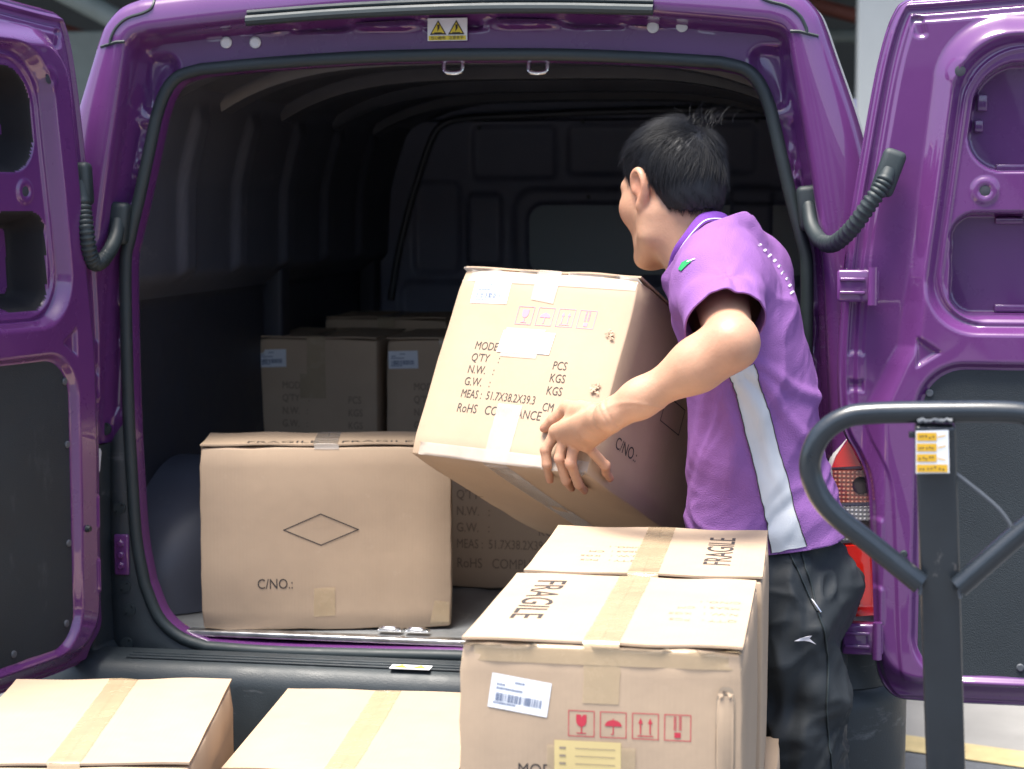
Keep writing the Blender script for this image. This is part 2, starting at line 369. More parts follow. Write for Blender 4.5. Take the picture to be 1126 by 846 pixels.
# black trim over the lower jamb: sits 4 mm proud
TR = np.array([ring(inset(S1, -.004), D - .004), ring(inset(S1, .004), D - .004), ring(inset(S1, .012), D + .004), ring(inset(S1, .017), D + .06), ring(S1d, YA - .012)]
              + [ring(S1d * (1 - t) + A * t, YA - .014 - .006 * math.sin(math.pi * t)) for t in (.1, .3, .5, .7, .9, 1)] + [ring(inset(A, .004), YA)])
looppart('lower_trim', TR, lambda i, j, k: low[j] and low[k], 'plastic')
# rubber seal round the opening
sb = MB(); c = inset(A, .008); pts = np.stack([c[:, 0], np.full(NL, YA - .011), c[:, 1]], 1)
sb.tube(pts[::2], .0125, 12, closed=True); sb.build('door_seal', 'rubber', van, True, True)
# purple lip seen inside the seal
LP = np.array([ring(inset(A, .018), YA - .004), ring(inset(A, .021), YA + .004), ring(inset(A, .0215), YA + .030)])
looppart('aperture_lip', LP, lambda i, j, k: True, 'paint')
# outer body shell back to the cab
body = []
prev = O
for y, sc, dz in ((D + .05, 1, 0), (D + .12, 1.006, .004), (D + .9, 1.02, .02), (D + 2.4, 1.02, .025), (D + 2.9, .99, -.01), (D + 3.4, .93, -.16), (D + 3.75, .88, -.5)):
    l = O.copy(); l[:, 0] = XC + (l[:, 0] - XC) * sc; up = sm(.9, 1.8, l[:, 1]); l[:, 1] = l[:, 1] + dz * up; l[:, 1] = np.where(l[:, 1] < .6, np.maximum(l[:, 1] - .2, .32), l[:, 1])
    body.append(ring(l, y))
body[0] = RW[0]
body = np.array(body); nb = len(body)
V = np.vstack([body.reshape(-1, 3), [[XC, D + 3.8, .75]]])
F = grid_faces(nb, NL, wrap=True) + [((nb - 1) * NL + j, (nb - 1) * NL + (j + 1) % NL, nb * NL) for j in range(NL)]
obj('body', V, F, 'paint', van, True, True, auto=45)
_rf = BVHTree.FromPolygons([tuple(v) for v in RW[:12].reshape(-1, 3)], grid_faces(12, NL, wrap=True))
def onrim(x, y):
    d = (Vector(P(x, y, 1)) - Vector(CAM)).normalized(); r = _rf.ray_cast(Vector(CAM), d)
    return np.array(r[0] - d * .0005) if r[0] is not None else None
# roof joint line at the corners (dark gap) and the ditch seam
for sgn in (1, -1):
    g = [(111, 52), (120, 49), (128, 46.5), (137, 46)]
    pts = [q for q in (onrim(x, y) for x, y in g) if q is not None]
    g2 = [(121, 48), (122, 42), (128, 30), (140, 20), (158, 14), (167, 8), (171, -4)]
    pts2 = [q for q in (onrim(x, y) for x, y in spline(g2, 5)) if q is not None]
    b = MB()
    for q in (pts, pts2):
        if len(q) < 2: continue
        q = np.array(q)
        if sgn < 0: q[:, 0] = 2 * XC - q[:, 0]
        b.tube(q, .0032, 6)
    b.build('panel_gap', 'rubber', van, True, True)
# wheels under the shell (out of the picture, seen from aside)
for sx in (-.72, .72):
    for yy in (D + .75, D + 3.0):
        b = MB(); b.tube([(XC + sx - .09, yy, .31), (XC + sx - .08, yy, .31), (XC + sx + .08, yy, .31), (XC + sx + .09, yy, .31)], [.27, .31, .31, .27], 36)
        wh = b.build('wheel', 'tyre', van, True, True)
        b = MB(); b.tube([(XC + sx - .095, yy, .31), (XC + sx + .095, yy, .31)], .19, 28); b.build('rim', 'alu', wh, True, True)
b = MB(); b.box((XC, D + 2, .42), (1.3, 3.3, .16)); b.build('underbody', 'plastic', van, False, True)
# bumper
bp = []
for z, y in ((.30, .02), (.32, -.045), (.42, -.075), (.56, -.08), (.592, -.07), (.604, -.045), (.606, .03)):
    row = []
    for u in np.linspace(-1, 1, 81):
        x = .85 * math.sin(u * math.pi / 2) if abs(u) > 2 else .86 * u
        e = max(0, (abs(u) - .80) / .20); row.append((XC + .885 * (u if abs(u) < .8 else math.copysign(.8 + .2 * math.sin(e * math.pi / 2), u)), D + y + .16 * (1 - math.cos(e * math.pi / 2)), z))
    bp.append(row)
bp = np.array(bp); obj('bumper', bp.reshape(-1, 3), grid_faces(len(bp), 81), 'plastic', van, True, True, auto=50)
for k in range(3):
    b = MB(); b.box((XC, D - .045 + k * .02, .6055), (1.30, .007, .004), bev=.0012); b.build('step_tread', 'plastic', van, True, True)
for sgn in (1, -1):     # bumper ends rising below the lamps
    co = []
    for z in np.linspace(.60, .745, 8):
        k = (z - .60) / .145; row = []
        for u in np.linspace(0, 1, 15):
            a = u * math.pi / 2; row.append((XC + sgn * (.74 + .142 * math.sin(a) - .01 * k), D - .05 + .17 * (1 - math.cos(a)) + .03 * k, z))
        co.append(row)
    co = np.array(co); obj('bumper_corner', co.reshape(-1, 3), grid_faces(8, 15, flip=sgn < 0), 'plastic', van, True, True)
# sill step details
def pt(px, py, Y): return PY(px, py, Y)
for px, py in ((115, 472), (131, 559), (137, 645), (142, 671), (139, 708), (243, 733), (455, 737), (350, 735)):
    q = pt(px, py, YA - .022); b = MB(); b.tube([q + np.array([0, .006, 0]), q, q + np.array([0, -.001, 0]), q + np.array([0, .004, 0])], [.013, .013, .008, .006], 18)
    b.build('trim_bolt', 'rubber', van, True, True)
q = pt(134, 610, YA - .022); b = MB(); b.box(q, (.032, .01, .085), bev=.004); lk = b.build('latch_plate', 'paint', van, True, True)
b = MB()
for dz in (-.022, 0, .024): b.disc(q + np.array([0, -.005, dz]), (0, -1, 0), .007, .006)
b.build('bolt', 'paint', lk, True, True)
q = pt(405, 749, D - .02); b = MB(); b.box(q, (.045, .03, .02), bev=.003); b.box(q + np.array([.035, 0, -.004]), (.02, .02, .012), bev=.002); b.box(q + np.array([-.035, 0, -.004]), (.02, .02, .012), bev=.002); b.build('catch', 'plastic', van, True, True)
q = pt(452, 751, D - .045); q[2] = .608
b = MB(); b.box(q, (.08, .03, .0015)); st = b.build('step_sticker', 'paper', van, False, True)
v = []; 
b = MB()
for dx in (-.02, .018): b.add([(q[0] + dx - .016, q[1] - .01, q[2] + .0015), (q[0] + dx + .016, q[1] - .01, q[2] + .0015), (q[0] + dx, q[1] + .012, q[2] + .0015)], [(0, 1, 2)])
b.build('warning_mark', 'warnyellow', st, False, True)
# header pieces: rain gasket, white plugs, warning sticker, two striker loops
gp = [pt(x, y, D - .008) for x, y in spline([(271, 23), (380, 15), (500, 10), (610, 9), (718, 11)], 8)]
b = MB(); b.tube(gp, .0105, 10); b.tube([p + np.array([0, .006, .016]) for p in gp], .005, 8); b.build('rain_gasket', 'rubber', van, True, True)
for px, py in ((249, 47), (281, 47), (718, 30), (750, 29)):
    b = MB(); b.disc(pt(px, py, YA - .001), (0, -1, 0), .0115, .006, 24); b.build('plug', 'white', van, True, True)
q = pt(492, 32.5, YA - .008)
b = MB(); b.box(q, (.079, .003, .044), bev=.001); ws = b.build('warning_sticker', 'paper', van, False, True)
b = MB()
def tri(b, c, s, y): b.add([(c[0] - s, y, c[2] - s * .8), (c[0] + s, y, c[2] - s * .8), (c[0], y, c[2] + s * .9)], [(0, 1, 2)])
yb = MB(); kb = MB()
for dx in (-.018, .018):
    c0 = q + np.array([dx, 0, .003]); tri(kb, c0, .0165, q[1] - .0022); tri(yb, c0 - np.array([0, 0, .0003]), .0125, q[1] - .0027)
    kb.add([(c0[0] - .002, q[1] - .0032, c0[2] + .006), (c0[0] + .003, q[1] - .0032, c0[2] + .006), (c0[0] - .001, q[1] - .0032, c0[2] - .001), (c0[0] + .003, q[1] - .0032, c0[2] - .001), (c0[0] - .002, q[1] - .0032, c0[2] - .008)], [(0, 2, 1), (1, 2, 3), (3, 2, 4)])
    kb.box((c0[0], q[1] - .0026, c0[2] - .0095), (.016, .0004, .0016))
yb.box((q[0], q[1] - .0022, q[2] - .0165), (.074, .0005, .0085))
yb.build('yellow_field', 'warnyellow', ws, False, True); kb.build('warning_triangles', 'ink', ws, False, True)
for dx, tx in ((-.018, '当心触电'), (.018, '注意夹手')):
    v, f = textmesh('t', tx, .0075, (q[0] + dx, q[1] - .0028, q[2] - .0192), (1, 0, 0), (0, 0, 1), 'ink', 'raw', align='CENTER'); obj('warning_text', v, f, 'ink', ws, False, True)
for px in (499, 592):
    q = pt(px, 73, YA + .035); s = .024
    b = MB(); hz = .026
    b.tube(spline([(q[0] - s, q[1] + .02, q[2] + hz * .4), (q[0] - s * .8, q[1], q[2] + hz * .35), (q[0] - s * .75, q[1] - .006, q[2] - hz * .3), (q[0] - s * .4, q[1] - .008, q[2] - hz * .5), (q[0] + s * .4, q[1] - .008, q[2] - hz * .5), (q[0] + s * .75, q[1] - .006, q[2] - hz * .3), (q[0] + s * .8, q[1], q[2] + hz * .35), (q[0] + s, q[1] + .02, q[2] + hz * .4)], 6), .0042, 10)
    b.box((q[0] - s * 1.0, q[1] + .012, q[2] + hz * .42), (.03, .03, .004), bev=.001); b.box((q[0] + s * 1.0, q[1] + .012, q[2] + hz * .42), (.03, .03, .004), bev=.001)
    b.build('striker_loop', 'steel', van, True, True)
for px in (428, 458):
    q = pt(px, 708, YA + .05); q[2] = FLOOR + .012
    b = MB(); b.tube(spline([(q[0] - .02, q[1] + .02, q[2] - .008), (q[0] - .016, q[1], q[2]), (q[0] + .016, q[1], q[2]), (q[0] + .02, q[1] + .02, q[2] - .008)], 5), .004, 8); b.box((q[0], q[1] + .012, q[2] - .006), (.05, .022, .004), bev=.001); b.build('floor_striker', 'steel', van, True, True)

# ---------------------------------------------------------------- load space
YB = 6.0
def wallx(z): return XC - (.74 + .03 * math.sin(max(0, min(1, (z - .6) / 1.15)) * math.pi) - .06 * float(sm(1.28, 1.36, z)) - .10 * max(0, z - 1.55) ** 1.2 * 3)
zs = np.linspace(FLOOR, 1.83, 150); ys = np.linspace(YA + .03, YB + .02, 260)
def ledge(y): return 1.30 - (y - YA) * -.015
def sidewall(sgn, name):
    V = np.zeros((150, 260, 3))
    for i, z in enumerate(zs):
        bx = wallx(z)
        h = np.zeros(260)
        up = sm(ledge(ys) - .004, ledge(ys) + .004, z)
        for yc in (4.02, 4.40, 4.80, 5.20, 5.60):
            yk = yc + (z - 1.5) * -.10
            h += up * .018 * (sm(yk - .055, yk - .03, ys) - sm(yk + .03, yk + .055, ys)) * sm(1.33, 1.37, z) * (1 - sm(1.68, 1.74, z))
        h += .03 * up * sm(1.72, 1.80, z)
        h += 0
        V[i, :, 0] = bx + h; V[i, :, 1] = ys; V[i, :, 2] = z
    if sgn > 0: V[:, :, 0] = 2 * XC - V[:, :, 0]
    F = grid_faces(150, 260, flip=sgn > 0); me = obj(name, V.reshape(-1, 3), F, ['liner', 'linerdark'], van, True, True, auto=60)
    mi = [1 if zs[p.index // 259] < 1.296 else 0 for p in me.data.polygons]; me.data.polygons.foreach_set('material_index', mi)
    return me
sidewall(-1, 'side_lining'); sidewall(1, 'side_lining')
for sgn in (-1, 1):
    x0 = XC + sgn * .745
    for y in (4.86, 5.9):
        b = MB(); b.box((x0, y, 1.2), (.06, .075, 1.15), bev=.012); b.build('wall_post', 'linerdark', van, True, True)
    # wheel arch
    row = []
    for y in np.linspace(3.74, 4.46, 40):
        k = math.sin(math.pi * (y - 3.74) / .72) ** .45; prof = []
        for t in np.linspace(0, 1, 16):
            a = t * math.pi / 2; prof.append((XC + sgn * (.76 - .26 * math.sin(a) ** .5 * k), y, FLOOR + .30 * k * math.cos(a) ** .5))
        row.append(prof)
    row = np.array(row); obj('wheel_arch', row.reshape(-1, 3), grid_faces(40, 16, flip=sgn < 0), 'liner', van, True, True)
nx, ny = 90, 130; xs = np.linspace(XC - .77, XC + .77, nx); yy = np.linspace(YA + .012, YB + .02, ny)
X, Y = np.meshgrid(xs, yy); Zf = FLOOR - .003 + .002 * np.tanh(6 * np.sin((X - XC) * 2 * math.pi / .11)) * sm(YA + .2, YA + .24, Y)
obj('load_floor', np.stack([X, Y, Zf], -1).reshape(-1, 3), grid_faces(ny, nx), 'floor', van, True, True)
b = MB(); b.box((XC, YA + .022, FLOOR - .0045), (1.15, .03, .012), bev=.003); b.build('sill_strip', 'alu', van, True, True)
q = PZ(192, 690, FLOOR + .004); b = MB(); b.box(q, (.035, .05, .002)); b.build('floor_sticker', 'warnyellow', van, False, True)
# roof lining with bows
X, Y = np.meshgrid(np.linspace(XC - .64, XC + .64, 60), np.linspace(YA + .04, YB + .02, 240))
Zr = 1.845 - .10 * ((X - XC) / .64) ** 4
for yc in (3.74, 4.15, 4.62, 5.12, 5.58): Zr = Zr - .03 * (sm(yc - .055, yc - .04, Y) - sm(yc + .04, yc + .055, Y))
obj('roof_lining', np.stack([X, Y, Zr], -1).reshape(-1, 3), grid_faces(240, 60, flip=True), 'roofin', van, True, True, auto=45)
# bulkhead
X, Z = np.meshgrid(np.linspace(XC - .80, XC + .80, 230), np.linspace(FLOOR, 1.84, 190))
h = np.zeros_like(X)
def em(px0, py0, px1, py1, r, d, s=.012):
    a = PY(px0, py0, YB); c = PY(px1, py1, YB); return d * (1 - sm(-s, s, rr(X, Z, a[0], c[0], c[2], a[2], r)))
h += em(566, 208, 905, 312, .07, -.014) + em(582, 224, 895, 305, .05, -.016, .008)
h += em(515, 214, 552, 292, .02, -.016) + em(805, 205, 848, 320, .025, -.014) + em(520, 140, 610, 196, .02, .010) + em(625, 138, 720, 192, .02, .010)
h += em(740, 138, 830, 190, .02, .010) + em(440, 310, 900, 420, .04, .012) + em(455, 200, 505, 300, .03, .012)
zb = PY(600, 132, YB)[2]; h += .03 * sm(zb - .004, zb + .004, Z)
obj('bulkhead', np.stack([X, YB + h, Z], -1).reshape(-1, 3), grid_faces(190, 230), 'bulk', van, True, True, auto=50)
wa, wc = PY(584, 226, YB), PY(893, 303, YB); rw_ = .05; pp_ = []
for cx_, cz_, a0 in ((wc[0] - rw_, wa[2] - rw_, 0), (wa[0] + rw_, wa[2] - rw_, 90), (wa[0] + rw_, wc[2] + rw_, 180), (wc[0] - rw_, wc[2] + rw_, 270)):
    for a in range(0, 91, 15): pp_.append((cx_ + rw_ * math.cos(R(a0 + a)), cz_ + rw_ * math.sin(R(a0 + a))))
n_ = len(pp_); obj('bulkhead_window', [(x, YB - .026, z) for x, z in pp_] + [(x, YB - .034, z) for x, z in pp_], [tuple(range(n_, 2 * n_))[::-1]] + [(i, (i + 1) % n_, n_ + (i + 1) % n_, n_ + i) for i in range(n_)], mat('tinted_pane', (.30, .38, .42), .25), van, True, True, auto=30)
tp = [PY(x, y, YB - .02) for x, y in spline([(430, 330), (438, 280), (450, 230), (462, 190), (474, 155), (486, 138), (510, 131), (560, 128), (650, 124), (760, 121), (840, 121)], 8)]
b = MB(); b.tube(tp, .011, 10); b.build('bulkhead_edge', mat('edge_trim_metal', (.10, .105, .12), .45, metal=.3), van, True, True)
for px, py in ((527, 141), (641, 134), (717, 133), (832, 133), (647, 217)):
    b = MB(); b.disc(PY(px, py, YB - .012), (0, -1, 0), .007, .006); b.build('screw', 'rivet', van, True, True)
# corrugated duct along the upper left rail
for pts in ([(372, 104), (384, 90), (400, 84), (420, 82), (440, 84)], [(424, 122), (432, 108), (446, 101), (470, 98), (500, 95)]):
    q = [PY(x, y, 5.0 if pts[0][0] < 400 else 5.5) for x, y in spline(pts, 10)]
    b = MB(); b.tube(q, [.019 + .004 * math.sin(i * 1.6) for i in range(len(q))], 10); b.build('cable_duct', 'liner', van, True, True)

# ---------------------------------------------------------------- tail lamps
def lamp(sgn):
    def pp(px, py, y): 
        v = PY(px, py, y)
        if sgn < 0: v[0] = 2 * XC - v[0]
        return v
    root = None
    secs = [('lens_red', [(933, 481), (944, 494), (953, 511), (914, 513), (919, 500)], 'redlens'),
            ('lens_reflector', [(914, 514.5), (953, 514), (956, 551), (916, 552)], 'amber'),
            ('lens_clear', [(916, 555), (956, 554), (958, 592), (919, 594)], 'clear'),
            ('lens_red', [(919, 596), (958, 594), (961, 640), (960, 676), (931, 678), (924, 640)], 'redlens')]
    hs = [(934, 476), (950, 492), (959, 512), (963, 600), (965, 684), (928, 684), (916, 600), (908, 515), (916, 496)]
    def slab(name, poly, m, y0, y1, par):
        n = len(poly); v = [pp(x, y, y1) for x, y in poly]; cpt = np.mean(v, 0)
        fr = [p * .94 + cpt * .06 for p in v]
        for p in fr: p[1] = y0
        md = [p * .985 + cpt * .015 for p in v]
        for p in md: p[1] = y0 + (y1 - y0) * .3
        V = v + md + fr; F = [tuple(range(2 * n, 3 * n))]
        for k in range(2): F += [(k * n + i, k * n + (i + 1) % n, (k + 1) * n + (i + 1) % n, (k + 1) * n + i) for i in range(n)]
        if sgn < 0: F = [f[::-1] for f in F]
        return obj(name, V, F, m, par, True, True, auto=30)
    root = slab('tail_light', hs, 'white', D - .022, D + .03, van)
    for nme, poly, m in secs: slab(nme, poly, m, D - .036, D - .01, root)
    for px, py in ((947, 534), (950, 582)):
        b = MB(); c0 = pp(px, py, D - .0375); b.tube([c0 + np.array([0, .01, 0]), c0, c0 + np.array([0, -.0005, 0])], [.017, .0165, .012], 20); b.build('bulb_socket', 'bulb', root, True, True)
lamp(1); lamp(-1)

# ---------------------------------------------------------------- rear doors (pressed inner panel as a relief)
YD = 3.475
def door(sgn):
    """right door opened flat beside the van (sgn=1); the left one is its mirror, turned on its hinge"""
    edge = [(1030, -1.5), (1006, 0), (994, 4), (986, 12), (975, 38), (962, 92), (945, 190), (934, 260), (927, 330), (923, 400), (925, 455), (931, 478), (943, 500), (954, 530), (958, 600), (961, 690), (964, 728), (970, 748), (982, 763), (1000, 769), (1030, 771)]
    if sgn < 0: edge = [(x if y < 440 else min(x, 928) if y < 735 else x - 22, y) for x, y in edge]
    e = np.array([PY(x, y, YD)[[0, 2]] for x, y in spline(edge, 6)])
    ztop, zbot = e[0, 1], e[-1, 1]; xhi = .80
    o_ = np.argsort(e[:, 1]); ze, xe = e[o_, 1], e[o_, 0]
    def T(k): return .5 - .5 * np.cos(np.pi * k)
    k = np.linspace(0, 1, 420); zz = zbot + (ztop - zbot) * (.75 * k + .25 * T(k))
    u = np.linspace(0, 1, 250); uu = .8 * u + .2 * T(u)
    V = np.zeros((420, 250, 3)); xl = np.interp(zz, ze, xe)
    topcurve = lambda x: .018 * sm(0.1, .45, x) - .03 * sm(.6, .8, x)
    X = xl[:, None] + (xhi - .03 * sm(ztop - .08, ztop, zz)[:, None] - xl[:, None]) * uu[None, :]
    Z = np.repeat(zz[:, None], 250, 1); Z = Z + topcurve(X) * sm(ztop - .3, ztop, Z)
    X0 = xl[:, None]
    ei = np.minimum.reduce([X - X0, (xhi - X), (ztop + topcurve(X) - Z), Z - zbot])
    # pan outline: rounded
    xw = lambda px, py: PY(px, py, YD)[0]
    zw = lambda py: PY(1060, py, YD)[2]
    slant = np.clip((Z - zw(400)) / (zw(20) - zw(400)), 0, 1) * (xw(985, 10) - xw(923, 400)) * .80
    inn = np.clip((zw(455) - Z) / (zw(530) - zw(455)), 0, 1) * (.055 if sgn > 0 else .0)
    Xs = X - slant
    pan = -rr(Xs - inn, Z, xw(950, 300), xhi - .05, zbot + .012, ztop - .028, .115)
    h = .010 * sm(.004, .012, ei) + .034 * sm(0, .045, pan)
    # top recess with two window pockets
    r1 = -rr(Xs, Z, xw(1003, 300), xhi - .12, zw(368), zw(38), .11)
    h -= .026 * sm(0, .022, r1)
    p1 = -rr(Xs, Z, xw(1033, 150), xhi - .17, zw(190), zw(68), .075); p2 = -rr(X, Z, xw(1043, 290), xhi - .16, zw(349), zw(233), .045)
    wl_ = .007 if sgn > 0 else .030
    h -= .07 * sm(0, wl_, p1) + .07 * sm(0, wl_, p2)
    h -= .007 * (sm(.013, .017, ei) - sm(.026, .032, ei)) * sm(zw(470), zw(440), Z)
    h += .004 * sm(.040, .044, ei)
    h += .006 * (sm(0, .006, -rr(Xs, Z, xw(1018, 300), xhi - .14, zw(358), zw(52), .10)) - sm(.006, .012, -rr(Xs, Z, xw(1018, 300), xhi - .14, zw(358), zw(52), .10)))
    # board recess
    bx0 = xw(1003, 600); r2 = -rr(X, Z, bx0, xhi - .06, zw(744), zw(398), .085)
    h -= .016 * sm(-.004, .01, r2)
    # small pressings
    cxx, czz = xw(1016, 385), zw(386)
    tri_ = np.maximum.reduce([-(X - cxx) - .014, (X - cxx) * .55 + (Z - czz) * .835 - .014, (X - cxx) * .55 - (Z - czz) * .835 - .014])
    h -= .008 * (1 - sm(-.004, .003, tri_))
    for px, py, hw, hh in ((941, 405, .014, .026), (941, 446, .014, .026), (944, 590, .010, .035), (944, 665, .010, .035)):
        h += .005 * (1 - sm(-.004, .004, rr(X, Z, xw(px, py) - hw + (.055 if py > 500 else 0) * .6, xw(px, py) + hw + (.055 if py > 500 else 0) * .6, zw(py) - hh, zw(py) + hh, .008)))
    cn = -rr(Xs + (Z - zw(25)) * .35, Z, xw(952, 300), xw(968, 300), zw(42), zw(16), .010); h -= .006 * sm(0, .006, cn)
    for px, py in ((1082, 210), (1054, 80)):
        rr_ = np.hypot(X - xw(px, py), Z - zw(py)); h += .004 * (sm(.008, .012, rr_) - sm(.02, .026, rr_)) * (1 if py > 100 else .3)
    h += .0012 * np.sin(X * 23 + Z * 11) * sm(0, .05, pan) * (1 - sm(.0, .02, r2))
    Yv = YD - h
    shade_walls = ((p1 > .001) & (p1 < wl_ * 1.1)) | ((p2 > .001) & (p2 < wl_ * 1.1))  # hinge-side pocket walls coloured black as the shade inside the door
    shade_walls &= (X - X0) < .30
    pv = PY(926, 400, YD); hx, hy = pv[0] + .02, YD + .055        # hinge axis
    V = np.stack([X, Yv, Z], -1)
    def loc(v): v = np.asarray(v, float).copy(); v[..., 0] = (v[..., 0] - hx) * sgn; v[..., 1] -= hy; return v
    root = obj('rear_door', loc(V).reshape(-1, 3), grid_faces(420, 250, flip=sgn < 0), ['paint', 'cavity_shade'], van, True)
    if sgn < 0: root.data.polygons.foreach_set('material_index', shade_walls[:-1, :-1].ravel().astype(np.int32))
    # outer skin: rim + shell
    rim_i = [(i, 0) for i in range(420)] + [(419, j) for j in range(1, 250)] + [(i, 249) for i in range(418, -1, -1)] + [(0, j) for j in range(248, 0, -1)]
    rim = np.array([V[i, j] for i, j in rim_i]); n = len(rim)
    lay = []
    cc = rim.mean(0)
    for dx, y in ((0, None), (.004, YD + .006), (.003, YD + .014), (-.01, YD + .026), (-.12, YD + .062)):
        q = rim.copy(); d_ = q - cc; d_[:, 1] = 0; d_ /= np.linalg.norm(d_, axis=1)[:, None]; q += d_ * dx
        if y is not None: q[:, 1] = y
        lay.append(q)
    lay = np.array(lay); VV = np.vstack([lay.reshape(-1, 3), [[cc[0], YD + .066, cc[2]]]])
    F = grid_faces(5, n, wrap=True, flip=sgn > 0) + [((4 * n + (j + 1) % n, 4 * n + j, 5 * n) if sgn < 0 else (4 * n + j, 4 * n + (j + 1) % n, 5 * n)) for j in range(n)]
    obj('outer_skin', loc(VV), F, 'paint', root, True, auto=50)
    # board with rivets
    bd = []; tt = np.linspace(0, 1, 60)
    x0, x1, z0, z1, r = bx0 + .012, xhi - .072, zw(738), zw(405), .075
    poly = []
    for cx_, cz_, a0 in ((x1 - r, z1 - r, 0), (x0 + r, z1 - r, 90), (x0 + r * .6, z0 + r * .6, 180), (x1 - r, z0 + r, 270)):
        rad = r * .6 if a0 == 180 else r
        for a in range(0, 91, 9): poly.append((cx_ + rad * math.cos(R(a0 + a)), cz_ + rad * math.sin(R(a0 + a))))
    yb_ = YD - .0285 - .004
    n = len(poly); V2 = [(x, yb_ + .006, z) for x, z in poly] + [(x, yb_, z) for x, z in poly]
    F2 = [tuple(range(n, 2 * n))] + [(i, (i + 1) % n, n + (i + 1) % n, n + i) for i in range(n)]
    bo = obj('door_board', loc(V2), [f if sgn < 0 else f[::-1] for f in F2], 'board', root, False)
    for px, py in ((1021, 431), (1017, 505), (1016, 620), (1022, 712), (1200, 420), (1120, 727), (1220, 724)):
        q = np.array([xw(px, py), yb_ - .0005, zw(py)]); b = MB(); l = loc(q); b.disc(l, (0, -1, 0), .0072, .0035, 16); b.build('rivet', 'rivet', bo, True)
    for px, py in ((1082, 210), (1054, 80)):
        q = np.array([xw(px, py), YD - .0475 if py < 100 else YD - .0245, zw(py)])
        i0 = np.unravel_index(np.argmin((X - q[0]) ** 2 + (Z - q[2]) ** 2), X.shape); q[1] = Yv[i0] - .001
        b = MB(); b.disc(loc(q), (0, -1, 0), .0095, .0015, 20); b.build('drain_hole', 'linerdark', root, True)
    # clips and rod bracket in the pockets
    for px, py, w_, h_ in ((1082, 112, .018, .03), (1078, 138, .016, .022), (1116, 184, .06, .012), (1112, 243, .05, .012), (1114, 340, .06, .014)):
        q = np.array([xw(px, py), YD + .045, zw(py)]); b = MB(); b.box(loc(q), (w_, .016, h_), bev=.003); b.build('pocket_bracket', 'paint', root, True)
    # hinges on the hinge edge
    for py in ((314, 700) if sgn > 0 else ()):
        q = np.array([PY(943 if py < 500 else 948, py, YD)[0], YD - .052, zw(py)])
        b = MB(); b.box(loc(q), (.075, .016, .058), bev=.006); b.tube([loc(q + np.array([.026, -.012, dz])) for dz in (-.034, .034)], .009, 14)
        for dz in (-.012, .012): b.box(loc(q + np.array([-.01, -.010, dz])), (.045, .008, .006), bev=.002)
        b.box(loc(q + np.array([.0, .03, 0])), (.05, .05, .045), bev=.004)
        b.build('hinge', 'paint', root, True)
    q = np.array([PY(1003, 515, YD)[0], YD - .035, zw(600)])
    for dz in (0, .10):
        b = MB(); b.box(loc(q + np.array([-.012, 0, dz])), (.018, .012, .045), bev=.003); b.build('latch_tab', 'paint', root, True)
    b = MB(); b.disc(loc(q + np.array([-.014, -.006, -.01])), (0, -1, 0), .007, .016, 14); b.build('buffer', 'rubber', root, True)
    root.location = Vector((0, 0, 0))
    bpy.context.view_layer.update()
    return root, hx, hy, loc
rd, hx, hy, _ = door(1)
rd.parent = van; rd.location = Vector((hx, hy, 0)) - van.location
ld, hx2, hy2, _ = door(-1)
LDX, LDY, LANG = PY(77, 500, D)[0], D + .01, R(76)
ld.parent = van; ld.location = Vector((LDX, LDY, 0)) - van.location; ld.rotation_euler = (0, 0, LANG)

# ---------------------------------------------------------------- cable boots between body and doors
def boot(pts, p0n, p1n):
    b = MB(); q = spline(pts, 14); n = len(q)
    rad = []
    for i in range(n):
        t = i / (n - 1); rib = .0022 * math.sin(i * 2.1) if .32 < t < .9 else 0
        rad.append(.0148 + rib)
    b.tube(q, rad, 14); o = b.build('cable_boot', 'rubber', van, True, True, auto=80)
    for p, d in ((pts[0], p0n), (pts[-1], p1n)):
        b = MB(); p = np.array(p); d = np.array(d, float); d /= np.linalg.norm(d)
        b.box(p - d * .005 + np.array([0, .006, 0]), (.042, .034, .085), rot=Vector((0, 0, 1)).rotation_difference(Vector(d)).to_matrix(), bev=.011)
        b.build('boot_end', 'rubber', o, True, True)
boot([PY(889, 226, 3.59), PY(893, 250, 3.56), PY(903, 265, 3.52), PY(917, 268, 3.47), PY(936, 252, 3.43), PY(955, 226, 3.41), PY(971, 203, 3.41), PY(978, 187, 3.42)], (-.1, 0, 1), (.35, 0, 1))
boot([PY(130, 243, 3.59), PY(127, 262, 3.57), PY(118, 280, 3.53), PY(106, 290, 3.48), PY(99, 280, 3.45), PY(95, 255, 3.44), PY(92, 230, 3.45), PY(88, 200, 3.46)], (.1, 0, 1), (-.05, .0, 1))

